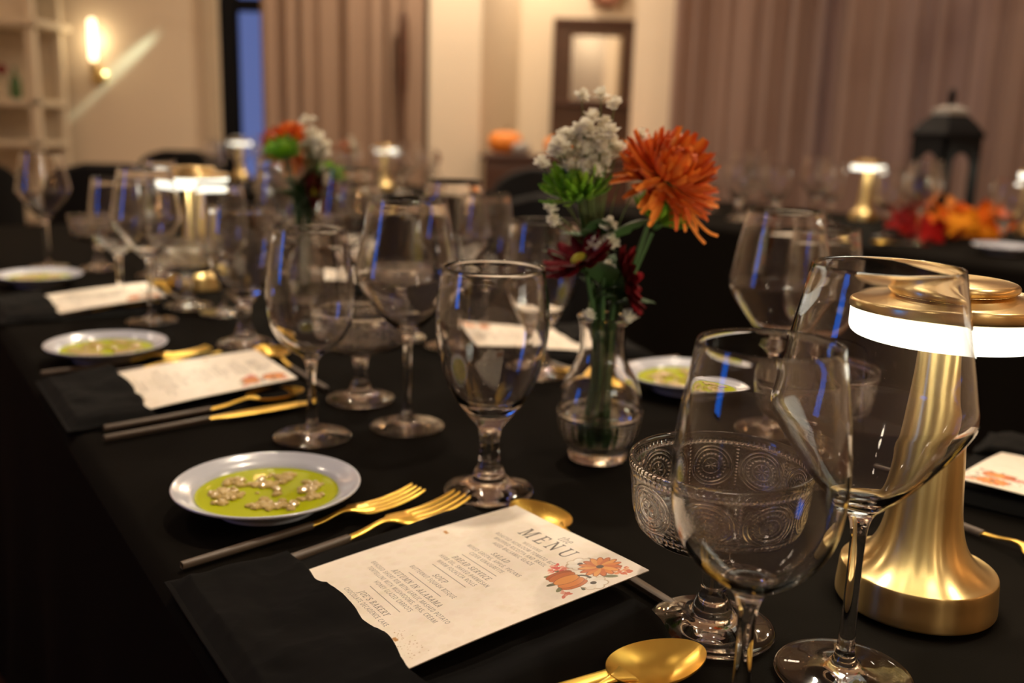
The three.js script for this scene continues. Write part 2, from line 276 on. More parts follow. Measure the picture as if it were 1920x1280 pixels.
curtain('curtain', 'pinkish brown curtain panel behind the black lantern', [2.67, -5.66], [3.6, -5.16], M.curtainB, 13, 6, 0.05);
curtain('curtain', 'pinkish brown curtain panel in the corner at the right edge', [3.4, -5.07], [4.36, -4.58], M.curtainB, 17, 6, 0.05);
{
  const p = thing('post_stand', 'slim dark wooden post standing before the left curtains', 'stand', [-0.8, 0, -6.95]);
  part('pole', rev(spline([[0, 0.02], [0.022, 0.02], [0.02, 0.5], [0.02, 1.2], [0.034, 1.35], [0.036, 1.6], [0.022, 1.78], [0, 1.82]], 5), { seg: 20 }), M.darkWood, p);
  part('foot', rev(spline([[0, 0], [0.15, 0], [0.16, 0.012], [0.06, 0.025], [0.02, 0.04]], 4), { seg: 28 }), M.darkWood, p);
}
// ------------------------------------------------------------ sideboard with pumpkins
{
  const s = thing('sideboard', 'dark wooden sideboard with pumpkins on it under the mirror', 'sideboard', [0.27, 0, -6.85]);
  part('top', rbox(1.04, 0.035, 0.42, 0.01, 0, 0.855, 0), M.darkWood, s); part('carcass', box(0.98, 0.68, 0.38, 0, 0.5, 0), M.darkWood, s);
  for (const x of [-0.245, 0.245]) { const d = part('door', rbox(0.46, 0.6, 0.02, 0.006, x, 0.5, 0.21), M.darkWood, s); part('knob', new THREE.SphereGeometry(0.014, 12, 8), M.brassTop, d, [x - Math.sign(x) * 0.18, 0.52, 0.23]); }
  for (const x of [-0.45, 0.45]) for (const z of [-0.15, 0.15]) part('leg', new THREE.CylinderGeometry(0.025, 0.018, 0.16, 12), M.darkWood, s, [x, 0.08, z]);
  const pg = (k) => rev(spline([[0, 0.02], [0.05, 0], [0.1, 0.02], [0.13, 0.075], [0.115, 0.13], [0.06, 0.158], [0.02, 0.145], [0, 0.14]], 5), { seg: 80, warp: (th, y) => 1 - 0.07 * Math.pow(Math.abs(Math.cos(th * 5 + k)), 6) });
  const pump = (label, x, z, sc, mat, k) => { const o = thing('pumpkin', label, 'pumpkin', [x, 0.873, z], k); part('flesh', pg(k), mat, o); part('stalk', tube([[0, 0.135, 0], [0.004, 0.165, 0], [0.02, 0.19, 0.004]], 0.011, 10, 7), M.pumpkinStem, o); o.scale.setScalar(sc); };
  pump('largest orange pumpkin at the left end of the sideboard', -0.085, -6.85, 0.92, M.pumpkin, 0);
  pump('small grey pumpkin beside the largest orange one on the sideboard', 0.025, -6.74, 0.5, M.pumpkinGrey, 1);
  pump('orange pumpkin in the middle of the sideboard left of the mirror', 0.28, -6.86, 0.75, M.pumpkin, 2);
  pump('orange pumpkin on the sideboard below the mirror, behind the white blossoms', 0.5, -6.84, 0.8, M.pumpkin, 3);
  pump('smaller orange pumpkin at the right end of the sideboard', 0.69, -6.86, 0.6, M.pumpkin, 4);
}
// ------------------------------------------------------------ tables with black cloths
function clothTable(label, u0, u1, v0, v1, y, creases) {
  const [cx, cz] = T((u0 + u1) / 2, (v0 + v1) / 2), L = u1 - u0, W = v1 - v0, R = rng(Math.round(u1 * 100));
  const o = thing('tablecloth', label, 'tablecloth', [cx, 0, cz], TURN);   // local x = +v, local -z = +u
  const wr = (x, z) => 0.0016 * N3(x * 5 + u0, z * 4, 1) + creases.reduce((s, [c, dir, h]) => s + h * Math.exp(-Math.pow(((dir ? x : z) - c + 0.01 * N3(x * 4, z * 4, c)) / 0.006, 2)), 0);
  const g = grid(90, 140, (a, b) => { const x = (a - 0.5) * W, z = (0.5 - b) * L, e = Math.min(W / 2 - Math.abs(x), L / 2 - Math.abs(z)); return [x, y - 0.0015 + wr(x, z) * Math.min(1, e * 30) - 0.012 * Math.pow(Math.max(0, 1 - e / 0.014), 2), z]; }, false, [W * 25, L * 25]);
  part('cloth_top', g, M.cloth, o);
  const per = 2 * (W + L), at2 = (q) => { let p = q * per; if (p < L) return [-W / 2, -L / 2 + p, -1, 0]; p -= L; if (p < W) return [-W / 2 + p, L / 2, 0, 1]; p -= W; if (p < L) return [W / 2, L / 2 - p, 1, 0]; p -= L; return [W / 2 - p, -L / 2, 0, -1]; };
  const dr = grid(400, 14, (a, b) => { const [x, z, nx, nz] = at2(a % 1), s = b * b * (0.02 + 0.03 * Math.sin(a * per * 14 + 2 * Math.sin(a * per * 3)) + 0.015 * N3(a * per * 3, b, 2)) + 0.012 * b; return [x + nx * Math.max(0, s), y - 0.0135 - b * (y - 0.05), z + nz * Math.max(0, s)]; }, false, [per * 25, y * 25]);
  part('cloth_drop', dr, M.cloth, o);
  return o;
}
clothTable('black cloth on the long table set for dinner in front', -1.35, 2.35, -0.108, 0.672, TOP, [[0.35, 0, 0.0022], [-0.55, 0, 0.002], [0.95, 0, 0.0018], [-0.08, 1, 0.002], [1.45, 0, 0.002]]);
clothTable('black cloth on the table at the right under the lantern', 0.1, 2.55, 2.14, 3.12, TOP, [[0.2, 0, 0.002]]);
clothTable('black cloth on the far left table below the taupe curtains', 3.3, 4.85, 1.2, 2.27, TOP - 0.02, [[0.2, 0, 0.002]]);

// ------------------------------------------------------------ chairs
const chair = (() => {
  const c = thing('dining_chair', 'black upholstered chair with a rounded back, right of the front table', 'chair');
  part('seat', rbox(0.48, 0.09, 0.48, 0.035, 0, 0.45, 0), M.chair, c);
  const bk = (off) => (u, v) => { const a = (u - 0.5) * 2.1, r = 0.27 + off, k = v < 0.45 ? 1 : Math.max(0.3, Math.pow(1 - Math.pow((v - 0.45) / 0.55, 3.2), 0.42)), q = a * k; return [Math.sin(q) * r, 0.46 + v * 0.4, 0.02 + Math.cos(q) * r * 0.86 + v * 0.05]; };
  const f = grid(36, 20, bk(0.028)), b = grid(36, 20, bk(-0.028), true), P = [];
  for (let i = 0; i < 36; i++) P.push([i / 36, 1]); for (let j = 20; j > 0; j--) P.push([1, j / 20]); for (let i = 36; i > 0; i--) P.push([i / 36, 0]); for (let j = 0; j <= 20; j++) P.push([0, j / 20]);
  const e = grid(P.length - 1, 4, (u, v) => { const p = P[Math.round(u * (P.length - 1))], q = bk(-0.028 + 0.056 * v)(p[0], p[1]), k = Math.sin(v * Math.PI) * 0.014; return [q[0] * (1 + k), q[1] + (p[1] > 0.5 ? k : 0), q[2]]; });
  part('backrest', mergeGeometries([f, b, e]), M.chair, c);
  for (const x of [-0.19, 0.19]) for (const z of [-0.18, 0.18]) part('leg', new THREE.CylinderGeometry(0.02, 0.013, 0.42, 12), M.chairLeg, c, [x, 0.21, z], [z > 0 ? 0.06 : -0.06, 0, x > 0 ? 0.06 : -0.06]);
  return c;
})();
{
  const face = Math.atan2(NN[0], NN[1]);                          // a back (local +z) turned to +v
  chair.position.set(-0.1, 0, -2.55); chair.rotation.y = face + 0.15;
  dup(chair, 'black chair standing between the front table and the sideboard', [-0.05, 0, -4.4], face + 0.3);
  dup(chair, 'black chair with a rounded back at the end of the front table, left', [-1.7, 0, -4.15], 0.35);
  dup(chair, 'black chair farthest back at the left wall beside the far table', [-1.98, 0, -5.9], 0.25);
  dup(chair, 'black chair cut off by the left edge beside the shelf unit', [-2.42, 0, -4.25], 0.5);
  dup(chair, 'black chair at the right edge behind the right-hand far lamp', [2.75, 0, -3.6], face + 3.0);
}
// ------------------------------------------------------------ glassware
function glassware(name, label, category, ctrl, cuts, n, mats, seg = 72) {
  const p = spline(ctrl, n), o = thing(name, label, category);
  part('foot', rev(p, { from: 0, to: cuts[0] * n, seg }), mats[0], o); part('stem', rev(p, { from: cuts[0] * n, to: cuts[1] * n, seg }), mats[0], o); part('bowl', rev(p, { from: cuts[1] * n, seg, uRep: 1 }), mats[1] || mats[0], o);
  return o;
}
const angular = glassware('angular_wine_glass', 'tall empty wine glass with angled bowl, nearest the camera, before the brass lamp', 'wine glass', [
  [0, 0.0006], [0.02, 0.0006], [0.037, 0.0007], [0.0392, 0.0015], [0.0384, 0.0024], [0.03, 0.0034], [0.018, 0.0052], [0.009, 0.0085], [0.0058, 0.014],
  [0.0046, 0.03], [0.0041, 0.055], [0.0043, 0.08], [0.0052, 0.0935], [0.0078, 0.1005],
  [0.0128, 0.1055], [0.0235, 0.1155], [0.0385, 0.1345], [0.0495, 0.1505], [0.0535, 0.1585], [0.0538, 0.164], [0.052, 0.174], [0.0472, 0.198], [0.0422, 0.222], [0.0386, 0.2393], [0.0382, 0.24], [0.0376, 0.2393],
  [0.0412, 0.222], [0.0462, 0.198], [0.0509, 0.174], [0.0527, 0.164], [0.0524, 0.159], [0.0484, 0.1515], [0.0373, 0.136], [0.022, 0.1178], [0.01, 0.1095], [0, 0.1078]], [8, 13], 5, [M.glass]);
const tulip = glassware('tulip_wine_glass', 'empty rounded wine glass in front of the embossed coupe', 'wine glass', [
  [0, 0.0006], [0.02, 0.0006], [0.037, 0.0007], [0.0392, 0.0015], [0.0384, 0.0024], [0.03, 0.0034], [0.018, 0.0055], [0.009, 0.009], [0.0062, 0.015],
  [0.0049, 0.03], [0.0043, 0.05], [0.0046, 0.066], [0.006, 0.077],
  [0.0095, 0.084], [0.0195, 0.091], [0.0305, 0.101], [0.039, 0.1155], [0.0424, 0.133], [0.043, 0.148], [0.0412, 0.171], [0.0377, 0.195], [0.0348, 0.2118], [0.0344, 0.2125], [0.0338, 0.2118],
  [0.0366, 0.195], [0.0401, 0.171], [0.0418, 0.148], [0.0412, 0.133], [0.0378, 0.1165], [0.0293, 0.1025], [0.018, 0.093], [0.008, 0.0885], [0, 0.0875]], [8, 12], 5, [M.glass]);
const goblet = glassware('water_goblet', 'large footed water goblet standing alone between the oil plate and the vase', 'goblet', [
  [0, 0.0008], [0.025, 0.001], [0.036, 0.0012], [0.0385, 0.003], [0.0376, 0.0055], [0.03, 0.0085], [0.0195, 0.0125], [0.0145, 0.017], [0.0128, 0.0215],
  [0.0105, 0.026], [0.0086, 0.036], [0.0083, 0.046], [0.0098, 0.057],
  [0.0128, 0.0625], [0.0175, 0.0685], [0.0285, 0.0825], [0.0383, 0.102], [0.0447, 0.125], [0.0473, 0.147], [0.0469, 0.165], [0.0447, 0.182], [0.0425, 0.196], [0.0418, 0.197], [0.0409, 0.196],
  [0.043, 0.182], [0.0452, 0.165], [0.0456, 0.147], [0.043, 0.125], [0.0365, 0.103], [0.026, 0.0848], [0.012, 0.0765], [0, 0.0745]], [8, 12], 5, [M.glass]);
// pressed rosettes, beads and ribs of the coupes
const rosette = tex(1024, (x, y) => {
  const v = y, k = 9, cx = (x * k) % 1 - 0.5, yy = (v - 0.5) / 0.34, r = Math.hypot(cx * 2.15, yy), a = Math.atan2(yy, cx * 2.15); let h = 0.35;
  if (v > 0.16 && v < 0.84) {
    for (const q of [0.93, 0.78]) h += 0.5 * Math.exp(-Math.pow((r - q) / 0.035, 2));
    h += 0.55 * Math.exp(-Math.pow((r - 0.6) / 0.06, 2)) * (0.4 + 0.6 * Math.pow(Math.abs(Math.sin(a * 11)), 2));
    if (r < 0.42) h += 0.4 * (0.5 + 0.5 * Math.cos(a * 8)) * (1 - r / 0.42) + 0.25 * Math.exp(-Math.pow((r - 0.38) / 0.03, 2));
    const ex = Math.min(Math.abs(cx - 0.5), Math.abs(cx + 0.5)); h += 0.5 * Math.exp(-Math.pow(ex / 0.02, 2)) * (0.5 + 0.5 * Math.sin(v * 120));
  }
  const bead = (c, w, f) => Math.exp(-Math.pow((v - c) / w, 2)) * (0.35 + 0.65 * Math.pow(Math.abs(Math.sin(x * Math.PI * f)), 1.5));
  h += bead(0.9, 0.03, 90) + bead(0.115, 0.035, 80) + bead(0.05, 0.03, 60);
  return g1(255 * Math.min(1, h / 1.2));
}, { h: 256 });
const coupe = (() => {
  const ctrl = [[0, 0.0008], [0.025, 0.001], [0.039, 0.0012], [0.0402, 0.0026], [0.0388, 0.0044], [0.028, 0.0066], [0.017, 0.0105], [0.0125, 0.016], [0.011, 0.02],
    [0.0086, 0.026], [0.0078, 0.034], [0.0084, 0.045], [0.011, 0.0535],
    [0.016, 0.0585], [0.03, 0.0615], [0.0425, 0.0645], [0.0495, 0.0695], [0.0532, 0.078], [0.055, 0.09], [0.0563, 0.102], [0.0576, 0.113], [0.0568, 0.1145], [0.0552, 0.1142],
    [0.0541, 0.112], [0.053, 0.102], [0.0516, 0.09], [0.0497, 0.081], [0.046, 0.0745], [0.03, 0.0685], [0, 0.0668]], n = 5, p = spline(ctrl, n);
  const o = thing('embossed_coupe', 'pressed glass coupe with rosettes in front of the near vase, right of the menu', 'coupe');
  part('foot', rev(p, { to: 8 * n }), M.glass, o); part('stem', rev(p, { from: 8 * n, to: 12 * n }), M.glass, o); part('bowl_base', rev(p, { from: 12 * n, to: 16 * n }), M.glass, o);
  const w = rev(p, { from: 16 * n, to: 20 * n, seg: 96 }), uv = w.attributes.uv, top = uv.getY(uv.count - 1); for (let i = 0; i < uv.count; i++) uv.setY(i, uv.getY(i) / top);
  const mg = M.glass.clone(); mg.bumpMap = rosette; mg.bumpScale = 0.0022; part('embossed_band', w, mg, o); part('bowl_lining', rev(p, { from: 20 * n }), M.glass, o);
  return o;
})();
const put = (o, x, z, turn = 0, s = 1, y = TOP) => { o.position.set(x, y, z); o.rotation.y = turn; o.scale.setScalar(s); };
put(angular, 0.2, -0.521, 0.3, 1.012); put(tulip, 0.1237, -0.4576); put(goblet, -0.0166, -0.7968); put(coupe, 0.1318, -0.571, 0.5);
const A = (l, x, z, s = 0.98, g) => dup(angular, l, at(x, z), x * 9, s, g), U = (l, x, z, s = 0.99, g) => dup(tulip, l, at(x, z), x * 9, s, g), G = (l, x, z, s = 1, g) => dup(goblet, l, at(x, z), x * 9, s, g), K = (l, x, z, s = 0.97, g) => dup(coupe, l, at(x, z), x * 9, s, g);
U('rounded wine glass right behind the near oil plate', -0.197, -0.9355); A('angled wine glass between the near oil plate and the big goblet', -0.107, -0.978, 0.99); K('pressed glass coupe behind the two wine glasses past the near oil plate', -0.1704, -1.0724, 0.96);
G('footed goblet at the tip of the second menu on the left', -0.372, -1.33);
A('angled wine glass before the middle lamp, over the second oil plate', -0.555, -1.475); K('pressed coupe beside the brass base of the middle lamp', -0.54, -1.6); U('rounded wine glass right of the middle lamp, beyond the second menu', -0.468, -1.555);
U('rounded wine glass left of the middle lamp, behind the third menu', -0.66, -1.62); G('goblet left of the middle lamp, before the round black chair', -0.7, -1.9);
K('pressed coupe standing beside the third oil plate at the far left', -0.848, -1.985); A('angled wine glass with a blue streak behind the farthest oil plate at left', -0.955, -1.99, 0.97); U('rounded wine glass standing at the far end of the front table', -0.83, -2.3);
A('angled wine glass left of the vase, beyond the spider mum, with a bright blue streak', 0.2745, -1.0); U('rounded wine glass behind the near angled glass, left of the brass lamp', 0.345, -1.085); K('pressed coupe with frosted band behind the near angled glass', 0.272, -0.848, 0.95);
G('goblet standing before the right-hand menu card, left of the flowers', 0.036, -1.215); A('angled wine glass just right of the second vase, behind the coupe', -0.085, -1.36); U('rounded wine glass between the second vase and the right-hand menu', -0.045, -1.5);
K('pressed coupe at the right of the second vase', -0.165, -1.4, 0.96); A('angled wine glass touching the second bouquet on its right side', -0.28, -1.63); G('goblet behind the second vase, far along the right-hand row', -0.3, -1.86); U('rounded wine glass behind the middle lamp at its right', -0.48, -1.98); A('angled wine glass right behind the middle lamp, farther along', -0.52, -2.15, 0.97); K('pressed coupe far along the right-hand row past the second bouquet', -0.42, -2.05);

// ------------------------------------------------------------ brass table lamps
const lamp = (() => {
  const o = thing('brass_table_lamp', 'large brass cordless lamp with a white glowing ring at right', 'table lamp');
  part('base', rev(spline([[0, 0.001], [0.049, 0.001], [0.0515, 0.002], [0.0519, 0.005], [0.0511, 0.016], [0.0504, 0.0246], [0.05, 0.0258], [0.0493, 0.0262]], 5), { seg: 96 }), M.brass, o);
  const colm = spline([[0.0493, 0.0262], [0.0455, 0.0275], [0.0395, 0.0308], [0.0338, 0.036], [0.0293, 0.0432], [0.026, 0.053], [0.0236, 0.067], [0.0222, 0.083], [0.0207, 0.105], [0.0182, 0.135], [0.016, 0.16], [0.0148, 0.19]], 6);
  part('column', rev(colm, { seg: 96 }), M.brass, o);
  part('diffuser', rev(spline([[0.014, 0.1845], [0.05, 0.1845], [0.0588, 0.1855], [0.0612, 0.1885], [0.0615, 0.195], [0.0615, 0.2035]], 5), { seg: 96 }), M.glow, o);
  part('shade_cap', rev([...spline([[0.0615, 0.2035], [0.0622, 0.204], [0.0622, 0.2095], [0.0612, 0.2112]], 4), ...spline([[0.0605, 0.2116], [0.052, 0.2122], [0.042, 0.2136], [0.035, 0.2155]], 5)], { seg: 96 }), M.brassTop, o);
  part('dimmer_knob', rev(spline([[0.035, 0.2155], [0.0385, 0.217], [0.0392, 0.2195], [0.0375, 0.2215], [0.03, 0.2222], [0.012, 0.2224], [0, 0.2224]], 5), { seg: 72 }), M.brassTop, o);
  return o;
})();
const lampLight = (x, z, y = TOP, n = 3) => { for (let i = 0; i < n; i++) { const a = (i / n) * 6.283 + 0.4, l = new THREE.PointLight(col(1, 0.9, 0.66), 0.14 / n); l.position.set(x + Math.cos(a) * 0.042, y + 0.193, z + Math.sin(a) * 0.042); l.shadow.radius = 0.25; l.castShadow = true; l.name = 'table_lamp_light'; scene.add(l); } };
put(lamp, 0.2805, -0.6192); lampLight(0.2805, -0.6192, TOP, 6);
for (const [l, x, z, y] of [['brass lamp with glowing ring standing amid glasses on the left', -0.586, -1.79, TOP], ['brass lamp with glowing ring on the right table before the curtain', 1.313, -3.72, TOP], ['brass lamp with glowing ring cut by the right edge', 1.735, -3.3, TOP], ['brass lamp with glowing ring before the cream pillar on the far table', -0.66, -4.95, TOP - 0.02], ['farthest brass lamp with glowing ring in front of the black framed door', -1.52, -5.45, TOP - 0.02]]) { dup(lamp, l, [x, y, z]); lampLight(x, z, y); }

// ------------------------------------------------------------ oil plates
const plate = solo('side_plate', rev(spline([[0, 0.003], [0.036, 0.003], [0.038, 0.0005], [0.041, 0.0005], [0.043, 0.004], [0.056, 0.011], [0.068, 0.0165], [0.0745, 0.0198], [0.0752, 0.0212], [0.0742, 0.022], [0.068, 0.0192], [0.0605, 0.016], [0.0555, 0.0115], [0.051, 0.0082], [0.04, 0.0072], [0, 0.007]], 5), { seg: 96 }), M.white, 'white round side plate of herb oil nearest the camera', 'plate', at(-0.196, -0.752));
const oil = (() => {
  const o = thing('oil_dip', 'green olive oil with grated cheese in the nearest white plate', 'dip', at(-0.196, -0.752));
  part('oil', rev(spline([[0.057, 0.0133], [0.056, 0.0127], [0.05, 0.0125], [0, 0.0125]], 5), { seg: 72 }), M.oil, o);
  const R = rng(21), gs = [];
  for (let c = 0; c < 27; c++) {
    const a = R() * 6.283, rr = 0.043 * Math.sqrt(R()), x = Math.cos(a) * rr, z = Math.sin(a) * rr, n = 5 + Math.floor(R() * 9);
    for (let i = 0; i < n; i++) { const g = new THREE.IcosahedronGeometry(0.0018 + R() * 0.0028, 1), p = g.attributes.position; for (let k = 0; k < p.count; k++) { const f = 1 + 0.35 * N3(p.getX(k) * 900 + c, p.getY(k) * 900, p.getZ(k) * 900 + i); p.setXYZ(k, p.getX(k) * f, p.getY(k) * f * 0.55, p.getZ(k) * f); } g.computeVertexNormals(); g.rotateY(R() * 6); g.translate(x + (R() - 0.5) * 0.017, 0.0128 + R() * 0.0008, z + (R() - 0.5) * 0.014); gs.push(g); }
  }
  const ch = part('grated_cheese', mergeGeometries(gs), M.cheese, o); ch.userData.kind = 'stuff'; ch.userData.label = 'tan crumbs of grated cheese';
  return o;
})();
for (const [l, m, x, z, t] of [['second white oil plate on the left, above the second menu', 'oil and cheese in the second plate on the left, above the second menu', -0.526, -1.236, 1], ['farthest white oil plate at the left edge, above the third menu', 'oil and cheese in the farthest plate at the left edge', -0.872, -1.777, 2.2], ['white oil plate right of the glass vase', 'oil and cheese in the plate right of the glass vase', 0.213, -1.164, 3.9]]) { dup(plate, l, at(x, z)); dup(oil, m, at(x, z), t); }
dup(plate, 'white plate on the right table at the right edge', at(1.364, -2.732), 0, 1.1);

// ------------------------------------------------------------ cutlery: local +x from handle end to tip
const HND = (len) => ribbon([[0, 0.0034, 0.0022], [0.004, 0.0034, 0.0032], [len * 0.5, 0.0038, 0.0036], [len * 0.92, 0.0045, 0.003], [len, 0.0048, 0.0029]], 0.005, 0, 6);
function fork(name, label, pos, turn) {
  const o = thing(name, label, 'fork', pos, turn);
  part('handle', HND(0.105), M.handle, o);
  part('neck', ribbon([[0.104, 0.0048, 0.003], [0.116, 0.006, 0.0029], [0.13, 0.0088, 0.0024], [0.138, 0.0088, 0.0042], [0.144, 0.0074, 0.0096], [0.15, 0.006, 0.0117], [0.157, 0.0052, 0.0121]], 0.0022, -3, 10), M.gold, o);
  for (let i = 0; i < 4; i++) { const z = (i - 1.5) * 0.0063; part('tine', ribbon([[0.1555, 0.0053, 0.0025, z], [0.175, 0.005, 0.0021, z * 0.99], [0.195, 0.0072, 0.0018, z * 0.97], [0.206, 0.0098, 0.0013, z * 0.95], [0.209, 0.0106, 0.0005, z * 0.94]], 0.002, 0, 4), M.gold, o); }
  return o;
}
function spoon(name, label, pos, turn, s = 1) {
  const o = thing(name, label, 'spoon', pos, turn);
  part('handle', HND(0.11), M.handle, o);
  part('neck', ribbon([[0.109, 0.0048, 0.003], [0.125, 0.0062, 0.0028], [0.14, 0.009, 0.0023], [0.15, 0.0105, 0.003], [0.158, 0.0105, 0.0058], [0.163, 0.0102, 0.0085]], 0.0022, 0, 6), M.gold, o);
  const f = (off) => (a, r) => { const th = a * 6.283, q = Math.pow(r, 0.85), L = 0.0335, W = 0.0215 * (1 + 0.12 * Math.cos(th + Math.PI)), x = 0.185 + Math.cos(th) * L * q, z = Math.sin(th) * W * q; return [x, 0.0025 + 0.0085 * Math.pow(q, 2.2) + off, z]; };
  part('spoon_bowl', mergeGeometries([grid(48, 14, f(0.0011)), grid(48, 14, f(-0.0002), true), grid(48, 3, (a, v) => f(-0.0002 + 0.0013 * v)(a, 1))]), M.gold, o);
  o.scale.setScalar(s); return o;
}
function knife(name, label, pos, turn) {
  const o = thing(name, label, 'knife', pos, turn);
  part('handle', HND(0.105), M.handle, o);
  part('blade', ribbon([[0.104, 0.0048, 0.003], [0.112, 0.005, 0.0042], [0.125, 0.005, 0.007, 0.001], [0.16, 0.005, 0.0088, 0.002], [0.19, 0.005, 0.0092, 0.002], [0.212, 0.005, 0.0065, 0.0035], [0.225, 0.005, 0.0006, 0.008]], 0.0019, 0, 6), M.gold, o);
  return o;
}
const dirTurn = (dx, dz) => Math.atan2(-dz, dx);
const fork1 = fork('table_fork', 'gold fork with dark handle lying between the near oil plate and napkin', at(-0.226, -0.634), dirTurn(0.151, -0.145));
const fork2 = fork('salad_fork', 'gold fork half tucked under the near black napkin and menu', at(-0.199, -0.601, TOP), dirTurn(0.167, -0.169)); fork2.scale.setScalar(1.1);
const sp1 = spoon('soup_spoon', 'large gold spoon at the bottom edge below the near menu', at(-0.064, -0.404, TOP + 0.002), dirTurn(0.835, -0.57));
const kn1 = knife('table_knife', 'gold knife beside the large spoon at the bottom edge', at(-0.085, -0.418), dirTurn(0.84, -0.56));
const sp2 = spoon('dessert_spoon', 'gold spoon peeking out behind the top of the near menu', at(0.124, -0.577), dirTurn(-0.55, -0.835), 0.97);
{
  const S = (s, l, x, z, dx, dz) => dup(s, l, at(x, z), dirTurn(dx, dz), 1);
  S(sp1, 'gold spoon lying below the second menu on the left', -0.405, -0.936, 0.174, -0.145); S(kn1, 'gold knife next to the spoon below the second menu', -0.392, -0.905, 0.178, -0.15);
  S(fork1, 'gold fork right under the second oil plate', -0.565, -1.14, 0.16, -0.135); S(fork2, 'gold fork beside the second menu, half under its top edge', -0.535, -1.105, 0.165, -0.145);
  S(sp2, 'gold spoon behind the far tip of the second menu', -0.215, -1.105, -0.56, -0.83); 
  S(sp1, 'gold spoon lying below the third menu on the left', -0.75, -1.452, 0.165, -0.15); S(sp2, 'gold spoon behind the far tip of the third menu', -0.545, -1.61, -0.55, -0.835);
  S(fork1, 'gold fork behind the right-hand menu card at the goblet foot', 0.23, -1.32, -0.8, 0.5); S(sp1, 'gold spoon between the goblet and the vase on the right-hand row', 0.02, -1.31, 0.35, 0.5);
  S(fork1, 'gold fork beside the base of the near brass lamp, at the right edge', 0.325, -0.818, 0.5, 0.86); S(sp1, 'gold spoon on the right table before the red leaves', 1.22, -2.94, -0.86, 0.52);
}
